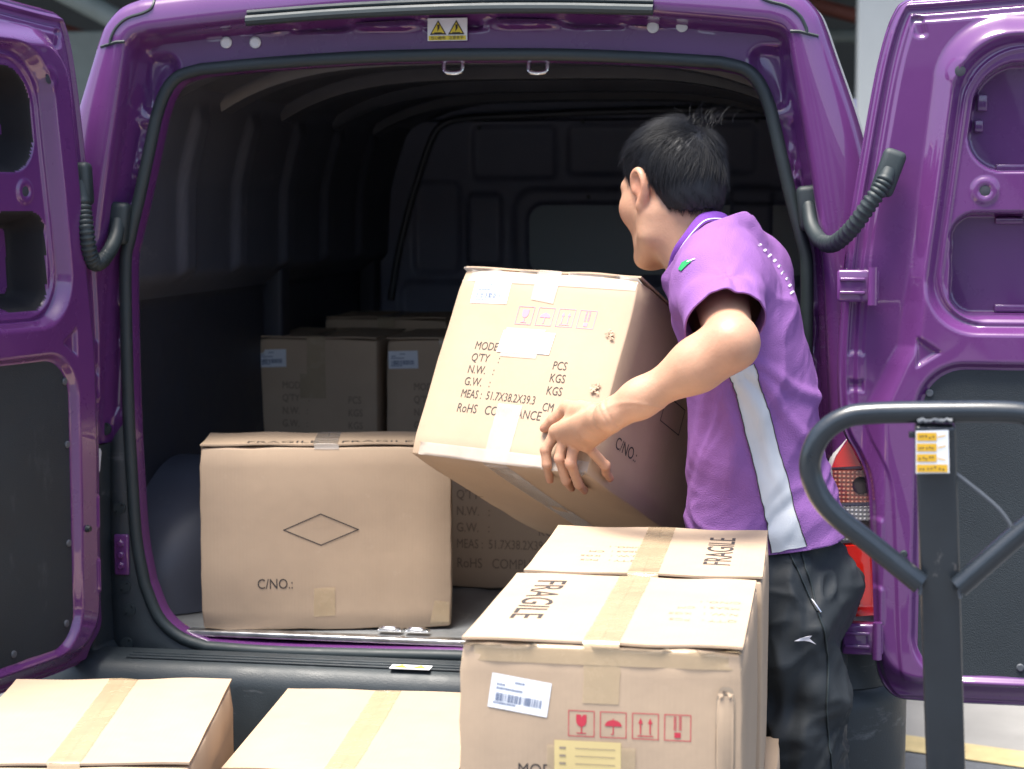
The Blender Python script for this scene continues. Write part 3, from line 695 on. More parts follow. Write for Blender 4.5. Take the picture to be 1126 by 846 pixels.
# ---------------------------------------------------------------- cartons
def rbox(W, Dp, H, r=.004, n=11, bulge=(0, 0, 0), seed=0, dent=.0018):
    """closed carton block, base at z=0, front face at -Y; soft rounded arrises, slightly bulged, uneven faces"""
    rg = np.random.default_rng(seed)
    ph = rg.uniform(0, 6.28, (6, 3)); crush = rg.uniform(.0005, .0045, (2, 2, 2, 3)); t = np.r_[-1, -1, np.linspace(-1, 1, n)[1:-1], 1, 1]; k = len(t)
    half = np.array([W, Dp, H]) / 2; idx = {}; V = []; F = []
    def put(i, j, l):
        key = (i, j, l)
        if key in idx: return idx[key]
        g = np.array([t[i], t[j], t[l]]); core = g * (half - r)
        d = np.array([(-1 if q == 0 else 1 if q == k - 1 else 0) for q in (i, j, l)], float)
        nd = np.linalg.norm(d); p = core + (d / nd * r if nd else 0)
        for ax in range(3):
            if d[ax]:
                a, b_ = [q for q in range(3) if q != ax]
                e = max(0, 1 - g[a] ** 2) * max(0, 1 - g[b_] ** 2)
                s_ = 3 * ph[ax]
                p[ax] += d[ax] * (bulge[ax] * e + dent * e ** .5 * (math.sin(4 * g[a] + s_[0]) * math.sin(3.3 * g[b_] + s_[1])))
        cw = np.clip((np.abs(g) - .75) / .25, 0, 1)
        if cw.min() > 0: p -= np.sign(g) * cw.min() * crush[int(g[0] > 0), int(g[1] > 0), int(g[2] > 0)]
        e2 = np.sort(cw)[1]
        if e2 > 0: p -= np.sign(g) * e2 * .0012 * (1 + math.sin(p[0] * 70 + ph[4, 0]) * math.sin(p[1] * 61 + ph[4, 1]) * math.sin(p[2] * 83 + ph[4, 2])) * (np.abs(d) > 0)
        p += .0010 * np.sin(p[[1, 2, 0]] * 37 + ph[3])
        idx[key] = len(V); V.append(p + np.array([0, 0, H / 2])); return idx[key]
    for ax in range(3):
        for side in (0, k - 1):
            for a in range(k - 1):
                for b_ in range(k - 1):
                    q = []
                    for da, db in ((0, 0), (1, 0), (1, 1), (0, 1)):
                        ijk = [0, 0, 0]; ijk[ax] = side; o1, o2 = [z for z in range(3) if z != ax]; ijk[o1] = a + da; ijk[o2] = b_ + db
                        q.append(put(*ijk))
                    flip = (side == 0) ^ (ax == 1)
                    F.append(tuple(q[::-1] if flip else q))
    return V, F

def sheet(name, x0, x1, y0, y1, z, m, parent, nx=10, ny=10, curl=0, seed=0, th=.0035):
    """a flap lying on the carton's top, its free edges lifted a little"""
    rg = np.random.default_rng(seed); a0, a1 = rg.uniform(0, 6.28, 2)
    X, Y = np.meshgrid(np.linspace(x0, x1, nx), np.linspace(y0, y1, ny))
    Z = z + curl * (np.abs(2 * (Y - (y0 + y1) / 2) / (y1 - y0)) ** 6) * (1 + .5 * np.sin(X * 31 + a0)) + .0009 * np.sin(X * 40 + a0) * np.sin(Y * 28 + a1)
    t_ = np.stack([X, Y, Z + th], -1).reshape(-1, 3); b_ = np.stack([X, Y, Z], -1).reshape(-1, 3); n = nx * ny
    F = grid_faces(ny, nx) + [tuple(q + n for q in f[::-1]) for f in grid_faces(ny, nx)]
    rim = [j for j in range(nx)] + [i * nx + nx - 1 for i in range(1, ny)] + [(ny - 1) * nx + j for j in range(nx - 2, -1, -1)] + [i * nx for i in range(ny - 2, 0, -1)]
    for i in range(len(rim)): a, c = rim[i], rim[(i + 1) % len(rim)]; F.append((a, a + n, c + n, c))
    return obj(name, np.vstack([t_, b_]), F, m, parent, True, auto=40)

def strip_on(name, path, wdir, width, m, parent, rough=.0015, seed=0):
    """tape: follows a path of points; wdir is across"""
    rg = np.random.default_rng(seed); p = resample(path, 60); w_ = np.array(wdir, float); V = []
    for i, q in enumerate(p):
        e = rg.normal(0, rough * .3, 2)
        V.append(q - w_ * (width / 2 + e[0])); V.append(q); V.append(q + w_ * (width / 2 + e[1]))
    return obj(name, V, grid_faces(len(p), 3), m, parent, True)

def rects(name, rs, m, parent, face):
    b = MB()
    for x0, z0, x1, z1 in rs: b.add([face(x0, z0), face(x1, z0), face(x1, z1), face(x0, z1)], [(0, 1, 2, 3)])
    return b.build(name, m, parent, False)

def frame_rects(x, z, s, t): return [(x, z, x + s, z + t), (x, z + s - t, x + s, z + s), (x, z + t, x + t, z + s - t), (x + s - t, z + t, x + s, z + s - t)]

def symbols(x, z, s, gap, m, parent, face):
    """glass, umbrella, two arrows, stacking limit"""
    b = MB(); t = .0011
    def rc(x0, z0, x1, z1): b.add([face(x0, z0), face(x1, z0), face(x1, z1), face(x0, z1)], [(0, 1, 2, 3)])
    def pg(ps): b.add([face(*q) for q in ps], [tuple(range(len(ps)))])
    for k in range(4):
        ox = x + k * (s + gap)
        for r_ in frame_rects(ox, z, s, t): rc(*r_)
        X = lambda u: ox + u * s
        Zf = lambda u: z + u * s
        if k == 0:
            pg([(X(.5 + .2 * math.cos(a)), Zf(.62 + .24 * math.sin(a))) for a in np.linspace(math.pi, 2 * math.pi, 10)] + [(X(.7), Zf(.84)), (X(.56), Zf(.84)), (X(.52), Zf(.74)), (X(.47), Zf(.84)), (X(.3), Zf(.84))])
            rc(X(.48), Zf(.14), X(.53), Zf(.4)); rc(X(.32), Zf(.11), X(.68), Zf(.15))
        elif k == 1:
            pg([(X(.5 + .32 * math.cos(a)), Zf(.45 + .24 * math.sin(a))) for a in np.linspace(0, math.pi, 14)])
            rc(X(.48), Zf(.14), X(.52), Zf(.45)); rc(X(.42), Zf(.12), X(.5), Zf(.16)); rc(X(.48), Zf(.68), X(.52), Zf(.74))
        elif k == 2:
            for u in (.32, .68):
                rc(X(u - .025), Zf(.2), X(u + .025), Zf(.62)); pg([(X(u - .09), Zf(.6)), (X(u + .09), Zf(.6)), (X(u), Zf(.82))])
            rc(X(.2), Zf(.11), X(.8), Zf(.15))
        else:
            rc(X(.38), Zf(.12), X(.62), Zf(.32))
            for v in np.linspace(.4, .88, 7): rc(X(.38), Zf(v), X(.46), Zf(v + .035)); rc(X(.54), Zf(v + .02), X(.62), Zf(v + .055))
            rc(X(.36), Zf(.40), X(.38), Zf(.93)); rc(X(.62), Zf(.40), X(.64), Zf(.93))
    return b.build('handling_symbols', m, parent, False)

def label(x, z, w_, h, ang, parent, face, name='shipping_label'):
    ca, sa = math.cos(ang), math.sin(ang)
    def f2(u, v, l=0): return face(x + (u - w_ / 2) * ca - (v - h / 2) * sa, z + (u - w_ / 2) * sa + (v - h / 2) * ca, l)
    X, Y = np.meshgrid(np.linspace(0, w_, 6), np.linspace(0, h, 5))
    lb = obj(name, [f2(u, v, .0012) for u, v in zip(X.ravel(), Y.ravel())], grid_faces(5, 6), 'paper', parent, True)
    b = MB(); rg = np.random.default_rng(int(abs(x * 1e4)) + 3); u = .10 * w_
    while u < .86 * w_:
        k = rg.choice([.006, .010, .016, .022]) * w_ * .9
        b.add([f2(u, h * .22, .0018), f2(u + k, h * .22, .0018), f2(u + k, h * .46, .0018), f2(u, h * .46, .0018)], [(0, 1, 2, 3)]); u += k + rg.choice([.007, .012, .02]) * w_
    for v, u0, u1 in ((.80, .40, .56), (.68, .10, .24), (.57, .10, .52), (.14, .08, .46)):
        uu = u0
        while uu < u1:
            k = rg.uniform(.012, .03); b.add([f2(uu * w_, v * h, .0018), f2((uu + k) * w_, v * h, .0018), f2((uu + k) * w_, (v + .055) * h, .0018), f2(uu * w_, (v + .055) * h, .0018)], [(0, 1, 2, 3)]); uu += k + .009
    b.build('barcode', 'inkblue', lb, False)
    return lb

SPEC = [('MODEL :', None), ("Q'TY    :", 'PCS'), ('N.W.   :', 'KGS'), ('G.W.   :', 'KGS'), ('MEAS :  51.7X38.2X39.3', 'CM'), ('RoHS   COMPLIANCE', None)]
def spec_text(x, z, xr, step, size, m, parent, face, W_, skip=()):
    """the printed block of lines"""
    o0 = Vector(face(0, 0)); xd = Vector(face(1, 0)) - o0; yd = Vector(face(0, 1)) - o0
    for i, (l, r_) in enumerate(SPEC):
        zz = z - i * step * (1.04 if i == 5 else 1)
        for tx, xx in ((l, x), (r_, xr)):
            if tx: textmesh('printed_text', tx, size * (1.08 if i == 5 else 1), face(xx, zz - (step * (.42 if tx == 'CM' else .12) if tx in ('PCS', 'KGS', 'CM') else 0)), xd, yd, m, parent, sx=.72 if i == 4 else .80)

def carton(label_, loc, rz=0, W=.393, Dp=.517, H=.382, seed=1, m='card', group='cardboard cartons', rot=None, top=True, tape='tape', bulge=(.002, .002, .003), tapew=.05, foot=True, front_tape=.10):
    t = thing('cardboard_box', label_, 'box', loc, rot if rot is not None else (0, 0, rz), group)
    r = .004; v, f = rbox(W, Dp, H - .0045, r, 11, bulge, seed); obj('carton_body', v, f, m, t, True, auto=60)
    front_tape_ = front_tape
    if top:
        z = H - .0045 + bulge[2] * .4
        for s_, nm in ((-1, 0), (1, 1)):
            x0, x1 = (-W / 2 + .003, -.0012) if s_ < 0 else (.0012, W / 2 - .003)
            sheet('flap', x0, x1, -Dp / 2 + .004, Dp / 2 - .004, z, m, t, 10, 14, curl=.0016, seed=seed * 7 + nm)
        zt = z + .0035 + .0012
        pth = [(0.002, -Dp / 2 - .0042, H - front_tape), (0.002, -Dp / 2 - .0042, H - .003), (0, -Dp / 2 + .001, zt + .004), (0, -Dp / 2 + .03, zt + .001), (0, 0, zt + .0006), (0, Dp / 2 - .03, zt + .001), (0, Dp / 2 - .001, zt + .004), (0, Dp / 2 + .0042, H - .003), (0, Dp / 2 + .0042, H - front_tape)]
        strip_on('tape', pth, (1, 0, 0), tapew, tape, t, seed=seed)
    return t

def gpatch(name, ps, m, parent, face, l=0):
    """four-cornered sticker or tape as a fine sheet, so that it can follow the board"""
    a, b_, c, d = [np.array(p) for p in ps]; V = []
    for v in np.linspace(0, 1, 10):
        for u in np.linspace(0, 1, 22): V.append(face(*((a * (1 - u) + b_ * u) * (1 - v) + (d * (1 - u) + c * u) * v), l))
    return obj(name, V, grid_faces(10, 22), m, parent, True)

def front(W, Dp): return lambda x, z, l=0: (x - W / 2, -Dp / 2 - .0032 - l, z)
def topf(H, l0=0): return lambda x, y, l=0: (x, y, H + .0022 + l)

GF = 'cartons waiting to be loaded'
# near carton on the right stack
SC = .93
TX, TYf, TZ = -.302, 2.495, .907
H_ = .382
def nearer(t):
    l = t.location; t.location = (l.x * SC, l.y * SC, 1.5 + (l.z - 1.5) * SC); t.scale = (SC,) * 3; return t
t1 = nearer(carton('cardboard box with white barcode label and red handling symbols, nearest in front of the man', (TX, TYf + .235, TZ - H_), 0, Dp=.47, seed=3, group=GF, front_tape=.083))
F1 = front(.393, .47)
label(.085, H_ - .076, .084, .048, R(-8), t1, F1)
symbols(.153, H_ - .130, .0365, .0075, 'inkred', t1, F1)
textmesh('printed_text', 'MODEL :', .024, F1(.082, H_ - .188), (1, 0, 0), (0, 0, 1), 'ink', t1, sx=.9, lift=.001)
b = MB()
gpatch('packing_slip', ((.134, H_ - .26), (.226, H_ - .26), (.226, H_ - .136), (.134, H_ - .136)), 'yellowpaper', t1, F1)
rects('slip_lines', [(.141, H_ - .148 - k * .011, .150, H_ - .145 - k * .011) for k in range(9)] + [(.163, H_ - .147 - k * .011, .218, H_ - .146 - k * .011) for k in range(9)], 'inkfaint', t1, lambda x, z: F1(x, z, .0022))
gpatch('tape_patch', ((.124, H_ - .27), (.246, H_ - .27), (.246, H_ - .143), (.124, H_ - .143)), 'tape', t1, F1)
gpatch('edge_tape', ((.003, H_ - .030), (.388, H_ - .030), (.388, H_ - .004), (.003, H_ - .004)), 'tape', t1, F1)
# punched hand hole with torn ends
def handhole(x, z0, z1, parent, face, w_=.024):
    b = MB(); a = (z1 - z0)
    V = []; n = 24
    for k in range(n):
        an = 2 * math.pi * k / n; V.append(face(x + w_ / 2 * max(-1, min(1, 1.3 * math.cos(an))), (z0 + z1) / 2 + a / 2 * max(-1, min(1, 1.1 * math.sin(an))), .0012))
    c_ = np.mean(V, 0); V2 = [np.array(p) for p in V] + [np.array(p) * .90 + c_ * .10 + np.array(face(0, 0, .0018)) - np.array(face(0, 0)) for p in V]
    o = obj('hand_hole', V2, [tuple(range(n, 2 * n))] + [(i, (i + 1) % n, n + (i + 1) % n, n + i) for i in range(n)], 'card', parent, True, auto=30)
    V3 = [np.array(p) * 1.02 - c_ * .02 - (np.array(face(0, 0, .0008)) - np.array(face(0, 0))) for p in V]; V3 = [c_ + (np.array(p) - c_) * 1.09 for p in V3]
    obj('cut_line', V3, [tuple(range(n))], 'inkfaint', o, False)
    for zz in (z0, z1):
        b = MB()
        for k in range(7):
            an = random.uniform(0, 6.28); c = np.array(face(x + random.uniform(-.008, .008), zz + random.uniform(-.007, .007), .002))
            rw = .005; b.add([c + np.array([rw * math.cos(an + q), -.002 * (q > 3), rw * .7 * math.sin(an + q)]) for q in (0, 2.1, 4.2)], [(0, 1, 2)])
        b.build('torn_edge', 'card', o, False)
handhole(.368, H_ - .185, H_ - .06, t1, F1)
def fragile(parent, H, x, y, side, size=.05, m='ink', body='FRAGILE', sx=.8):
    xd = (0, -1, 0) if side < 0 else (0, 1, 0); yd = (1, 0, 0) if side < 0 else (-1, 0, 0)
    textmesh('printed_text', body, size, (x, y, H + .0035), xd, yd, m, parent, sx=sx)
fragile(t1, H_, -.150, .185, -1, .068, sx=1.12)
def faint_lines(parent, H, x, y, m='inkfaint', n=4):
    for k, tx in enumerate(["Q'TY :   PCS", 'N.W. :   KGS', 'MEAS :  CM', 'C/NO. :'][:n]):
        textmesh('printed_text', tx, .020, (x + .10, y + k * .042, H + .0034), (-1, 0, 0), (0, -1, 0), m, parent, sx=.95)
faint_lines(t1, H_, .078, -.06)
t2 = nearer(carton('cardboard box with FRAGILE print behind the nearest labelled box, touching the man', (TX + .006, TYf + .475 + .225, TZ - H_ + .002), R(.8), Dp=.445, seed=5, group=GF))
fragile(t2, H_, .138, -.125, 1, .066, sx=1.08)
faint_lines(t2, H_, -.115, -.10, 'inkgrey')
# lower tier and the low deck they ride on
nearer(carton('cardboard box under the nearest labelled box', (TX - .004, TYf + .24, .143), R(-.6), Dp=.47, seed=8, group=GF))
t4 = nearer(carton('lower tier cardboard box whose corner shows beside the trouser leg', (TX + .03, TYf + .475 + .225, .1435), R(.5), Dp=.44, seed=9, group=GF))
def deck(name, lab, x0, x1, y0, y1, z):
    t = thing(name, lab, 'trolley', ((x0 + x1) / 2, (y0 + y1) / 2, 0))
    b = MB(); b.box(((x0 + x1) / 2, (y0 + y1) / 2, z - .018), (x1 - x0, y1 - y0, .034), bev=.006); b.build('platform', 'wood', t, True, True)
    r = min(.05, (z - .04) / 2)
    for sx in (x0 + .08, x1 - .08):
        for sy in (y0 + .1, y1 - .1):
            b = MB(); b.tube([(sx - .015, sy, r), (sx + .015, sy, r)], r, 20); c = b.build('caster', 'tyre', t, True, True)
            b = MB(); b.box((sx, sy, (2 * r + z - .036) / 2 + r * .2), (.05, .06, max(.01, z - .036 - 1.6 * r)), bev=.003); b.build('fork', 'alu', c, True, True)
deck('platform_dolly', 'low plywood dolly under the tall stack of boxes', (TX - .21) * SC, (TX + .21) * SC, (TYf - .01) * SC, (TYf + .93) * SC, 1.5 + (.142 - 1.5) * SC)
# the two cartons in the lower left
tb = carton('cardboard box with brown centre tape between the corner box and the labelled box', (-.775 - .517 / 2 * math.sin(R(4.2)), 2.871 + .2585, .588 - H_), R(4.2), seed=12, group=GF)
ta = carton('cardboard box with cream tape in the lower left corner by the left door', (-1.132 - .2585 * math.sin(R(11)), 2.60 + .2585, .206), R(11), H=.456, seed=13, group=GF, W=.388)
deck('platform_trolley', 'flat plywood trolley under the two taped boxes', -1.40, -.58, 2.58, 3.40, .205)
# cartons inside the van
GV = 'cartons already in the load space'
tv = carton('cardboard box with diamond outline and C/NO. print standing at the sill', (-1.016 - .0, 3.69 + .155, FLOOR), R(12.6), W=.517, Dp=.205, H=.385, seed=21, group=GV, bulge=(.003, .004, .006), tape='tapeclear', front_tape=.006)
tv.location = Vector((-1.016, 3.69, FLOOR)) + Matrix.Rotation(R(12.6), 3, 'Z') @ Vector((0, .1025, 0))
FV = front(.517, .205)
def line_poly(ps, t, m, parent, face, name='printed_mark'):
    b = MB(); n = len(ps)
    for i in range(n):
        a = np.array(ps[i]); c = np.array(ps[(i + 1) % n]); d = (c - a) / np.linalg.norm(c - a); nn = np.array([-d[1], d[0]]) * t / 2; e = d * t / 2
        b.add([face(*(a - nn - e)), face(*(c - nn + e)), face(*(c + nn + e)), face(*(a + nn - e))], [(0, 1, 2, 3)])
    return b.build(name, m, parent, False)
line_poly([(.172, .210), (.248, .243), (.325, .210), (.248, .178)], .0022, 'ink', tv, lambda x, z: FV(x, z, .004))
textmesh('printed_text', 'C/NO.:', .030, FV(.116, .088, .003), (1, 0, 0), (0, 0, 1), 'ink', tv, sx=.82, lift=.001)
gpatch('tape_patch', ((.232, .028), (.276, .030), (.276, .090), (.233, .088)), 'tape', tv, FV)
gpatch('tape_patch', ((.470, .002), (.512, .004), (.512, .055), (.482, .060)), 'tape', tv, FV)
for k, (tx, xx) in enumerate((('FRAGILE', -.165), ('FRAGILE', .03))):
    textmesh('printed_text', tx, .045, (xx, -.075, .385 + .006), (1, 0, 0), (0, 1, 0), 'ink', tv, sx=.9)
def vbox(px0, px1, Y, lab, W, Dp, H, seed, z=FLOOR, lb=True):
    x0 = PY(px0, 420, Y)[0]
    t = carton(lab, (x0 + W / 2, Y + Dp / 2, z), R(random.uniform(-1, 1)), W=W, Dp=Dp, H=H, seed=seed, m='cardlift', group=GV)
    return t, front(W, Dp)
c1, G1 = vbox(280, 423, 4.80, 'cardboard box with white label and tan tape square, left of the pair deep inside', .334, .38, .527, 31)
c2, G2 = vbox(424, 570, 4.81, 'cardboard box deep in the van, right of the pair and half behind the carried box', .334, .38, .527, 32)
for c_, G_ in ((c1, G1), (c2, G2)):
    label(.047, .470, .080, .047, R(2), c_, G_); spec_text(.075, .39, .255, .034, .027, 'inkgrey', c_, G_, .334)
gpatch('tape_patch', ((.125, .365), (.195, .365), (.195, .43), (.125, .43)), 'tape', c1, G1)
c3, G3 = vbox(358, 500, 5.22, 'cardboard box furthest back, its top edge showing above the pair', .36, .30, .556, 33)
c4, G4 = vbox(487, 700, 4.16, 'cardboard box on the van floor, half hidden under the carried box', .50, .38, .37, 34)
spec_text(.03, .245, .22, .038, .030, 'inkgrey', c4, G4, .5)

# the carton being carried: tilted, solved from its corners in the photograph
E3 = [R(-23.79), R(-25.85), R(1.71)]
Mh = Matrix.Rotation(E3[0], 3, 'Z') @ Matrix.Rotation(E3[1], 3, 'X') @ Matrix.Rotation(E3[2], 3, 'Y')
PB = Vector((-.58980937, 3.28526209, 1.04002943))           # bottom middle of its front face
HW, HH, HD = .393, .382, .50
th = carton('cardboard box held tilted in the man\'s hands, with pink symbols and RoHS print', (0, 0, 0), W=HW, Dp=HD, H=HH, seed=41, group=GF, tape='tapeclear', front_tape=.035)
th.rotation_euler = Mh.to_euler(); th.location = PB + Mh @ Vector((0, HD / 2, 0))
FH = front(HW, HD)
def fh(x, z, l=0): return FH(x, z, l)
label(.080, .332, .082, .046, R(2), th, FH)
symbols(.152, .272, .036, .009, 'inkpink', th, FH)
spec_text(.080, .216, .262, .0240, .0228, 'ink', th, FH, HW)
gpatch('blank_sticker', ((.132, .214), (.248, .216), (.249, .258), (.134, .258)), 'paper', th, FH)
gpatch('tape_patch', ((.142, .206), (.222, .206), (.226, .264), (.138, .264)), 'tapeclear', th, FH)
gpatch('edge_tape', ((.004, .352), (.388, .352), (.388, .379), (.004, .379)), 'tapeclear', th, FH)
gpatch('edge_tape', ((.004, .002), (.388, .002), (.388, .026), (.004, .026)), 'tapeclear', th, FH)
gpatch('tape_patch', ((.174, .322), (.225, .316), (.226, .378), (.172, .378)), 'tapeclear', th, FH)
strip_on('tape', [(-.002, -HD / 2 - .0052, .115), (-.002, -HD / 2 - .0052, .004), (-.002, -HD / 2 - .001, -.0035), (-.002, -HD / 2 + .04, -.004), (-.002, HD / 2 - .04, -.004), (-.002, HD / 2 - .002, -.003)], (1, 0, 0), .052, 'tapeclear', th, seed=4)
handhole(.362, .262, .268, th, FH, .008); handhole(.362, .158, .164, th, FH, .008)
def sideR(y, z, l=0): return (HW / 2 + .0032 + l, y - HD / 2, z)
textmesh('printed_text', 'C/NO.:', .032, sideR(.060, .075), (0, 1, 0), (0, 0, 1), 'ink', th, sx=.85)
line_poly([(.19, .175), (.27, .175), (.27, .225), (.19, .225)], .002, 'ink', th, lambda y, z: sideR(y, z, .003))
rects('seam', [(-HW / 2 + .004, -.0012, HW / 2 - .004, .0012)], 'gap', th, lambda x, y: (x, y, -.0045))

# ---------------------------------------------------------------- pallet truck on the right
DJ = 2.3
jk = thing('pallet_truck', 'dark hand pallet truck with looped steering handle and yellow instruction label', 'pallet truck', (.17, 2.3, 0))
YJ = PY(1033, 460, 2.27)[1] if False else 2.25
def pj(px, py, dy=0): return PY(px, py, YJ + dy)
loop = [(1012, 642), (960, 600), (915, 563), (896, 535), (891, 507), (903, 478), (928, 460), (960, 454.5), (1040, 453), (1110, 453.5), (1136, 459), (1160, 476), (1172, 503), (1168, 534), (1150, 562), (1108, 598), (1054, 646)]
q = np.array([pj(x, y) for x, y in spline(loop, 10)])
b = MB(); b.tube(q, .0132, 20); hl = b.build('handle_loop', 'jack', jk, True, True)
c = pj(1028, 466); bpt = pj(1043, 860); ax = (bpt - c) / np.linalg.norm(bpt - c)
def post(p0, p1, w_, dpt, name, m, par, bev=.004):
    p0 = Vector(p0); p1 = Vector(p1); d = p1 - p0; b = MB(); b.box(((p0 + p1) / 2), (w_, dpt, d.length), rot=Matrix((Vector((1, 0, 0)), d.normalized().cross(Vector((1, 0, 0))).normalized(), d.normalized())).transposed(), bev=bev); return b.build(name, m, par, True, True)
foot = Vector(c) + Vector(ax) * .62; foot.y = YJ + .10
foot = Vector(c) + (Vector(bpt) + Vector((0, .06, 0)) - Vector(c)).normalized() * .98
post(c, foot, .0465, .03, 'post', 'jack', jk)
for dx in (-.022, .022): pass
b = MB(); v0 = pj(1009, 463, -.014); v1 = pj(1047, 462, -.014)
wd = [v0 * (1 - t) + v1 * t + np.array([0, -.002 * random.random(), random.uniform(-.0012, .0012)]) for t in np.linspace(0, 1, 14)]
b.tube(wd, [random.uniform(.0018, .0034) for _ in wd], 8); b.build('weld_bead', 'rivet', jk, True, True)
for px, py in ((1012, 642), (1055, 646)):
    w0 = pj(px, py - 10, -.006); w1 = pj(px, py + 12, -.006); b = MB(); b.tube([w0 * (1 - t) + w1 * t + np.array([random.uniform(-.001, .001), 0, 0]) for t in np.linspace(0, 1, 8)], .0024, 8); b.build('weld_bead', 'rivet', jk, True, True)
def onpost(px, py, l): return PY(px, py, YJ - .0165 - l + (py - 466) * .00004)
lbp = obj('instruction_label', [onpost(x, y, .002) for x, y in ((1007, 521), (1044, 520.5), (1043, 473), (1007, 474))], [(0, 1, 2, 3)], 'paper', jk, False, True)
b = MB(); k = MB()
for y0, y1, x1 in ((476, 485, 1030), (488, 496.5, 1030), (499.5, 508, 1030), (511, 519.5, 1042)):
    b.add([onpost(x, y, .0026) for x, y in ((1008, y1), (x1, y1), (x1, y0), (1008, y0))], [(0, 1, 2, 3)])
    n = 5 if x1 < 1040 else 7
    for i in range(n):
        xx = 1010 + i * (x1 - 1012) / n + random.uniform(0, 1); yy = (y0 + y1) / 2 + random.uniform(-1.6, 1)
        k.add([onpost(x, y, .0032) for x, y in ((xx, yy + 1.2), (xx + 2, yy + 1.2), (xx + 2, yy - .5), (xx, yy - .5))], [(0, 1, 2, 3)])
    if x1 < 1040:
        b.add([onpost(x, y, .0027) for x, y in ((1031, (y0 + y1) / 2 + 1), (1040, (y0 + y1) / 2 + (3 if y0 > 497 else -1)), (1040, (y0 + y1) / 2 + (2 if y0 > 497 else -2.2)), (1031, (y0 + y1) / 2 - .2))], [(0, 1, 2, 3)])
b.build('label_field', 'yellow', lbp, False, True); k.build('label_print', 'ink', lbp, False, True)
lv = [pj(1046, 518, 0), pj(1060, 528, .0), pj(1085, 548, .0), pj(1100, 562, 0), pj(1110, 576, 0), pj(1112, 582, 0)]
b = MB(); b.tube(spline(lv, 6), .0026, 8); b.build('release_rod', 'rivet', jk, True, True)
b = MB(); b.box(pj(1003, 478, .0), (.008, .012, .007), bev=.001); b.build('stop_pin', 'jack', jk, True, True)
# pump, wheels and forks below the picture
fx, fy = foot.x, foot.y
b = MB(); b.tube([(fx, fy, .10), (fx, fy, foot.z + .02)], [.06, .045], 20); b.build('pump', 'jack', jk, True, True)
for s_ in (-.07, .07):
    b = MB(); b.tube([(fx + s_ - .025, fy, .09), (fx + s_ + .025, fy, .09)], .09, 28); b.build('wheel', 'tyre', jk, True, True)
b = MB(); b.box((fx, fy - .14, .16), (.52, .10, .16), bev=.01); b.build('fork_head', 'jack', jk, True, True)
for s_ in (-.19, .19):
    b = MB(); b.box((fx + s_, fy - .72, .115), (.14, 1.1, .05), bev=.01); fk = b.build('fork', 'jack', jk, True, True)
    b = MB(); b.tube([(fx + s_ - .05, fy - 1.15, .045), (fx + s_ + .05, fy - 1.15, .045)], .045, 18); b.build('roller', 'tyre', fk, True, True)

OFF = {'printed_text': .0006, 'handling_symbols': .0006, 'printed_mark': .0006, 'tape_patch': .0014, 'edge_tape': .0013, 'blank_sticker': .0016, 'packing_slip': .0016,
       'shipping_label': .0010, 'barcode': .0015, 'slip_lines': .0021, 'hand_hole': .0012, 'cut_line': .0008, 'torn_edge': .004, 'seam': .0005}
def stick(box, W_, D_, H_):
    V = []; F = []
    for c in box.children:
        if c.name.split('.')[0] in ('carton_body', 'flap'): n = len(V); V += [v.co[:] for v in c.data.vertices]; F += [[i + n for i in p.vertices] for p in c.data.polygons]
    t = BVHTree.FromPolygons(V, F)
    def go(c):
        k = c.name.split('.')[0]
        if k in OFF:
            vs = np.array([v.co for v in c.data.vertices]); m = (vs - np.array([0, 0, H_ / 2])).mean(0) / (np.array([W_, D_, H_]) / 2); ax = int(np.argmax(np.abs(m))); d = Vector((0, 0, 0)); d[ax] = math.copysign(1, m[ax])
            base = min(v.co @ d for v in c.data.vertices) if k in ('hand_hole', 'torn_edge') else None
            for v in c.data.vertices:
                ex = (v.co @ d - base) if base is not None else 0
                r = t.ray_cast(v.co + d * .05, -d, .09)
                if r[0] is not None: v.co = r[0] + d * (OFF[k] + ex)
        if k == 'tape':
            for v in c.data.vertices:
                r = t.find_nearest(v.co, .05)
                if r[0] is not None:
                    d = (v.co - r[0]); d = d.normalized() if d.length > 1e-5 else r[1]; v.co = r[0] + d * .0009
        for q in c.children: go(q)
    for c in box.children: go(c)
for bx_, dm in ((t1, (.393, .47, .382)), (t2, (.393, .445, .382)), (tv, (.517, .205, .385)), (c1, (.334, .38, .527)), (c2, (.334, .38, .527)), (c3, (.36, .30, .556)), (ta, (.388, .517, .456)), (tb, (.393, .517, .382)), (c4, (.5, .38, .37)), (th, (HW, HD, HH))): stick(bx_, *dm)

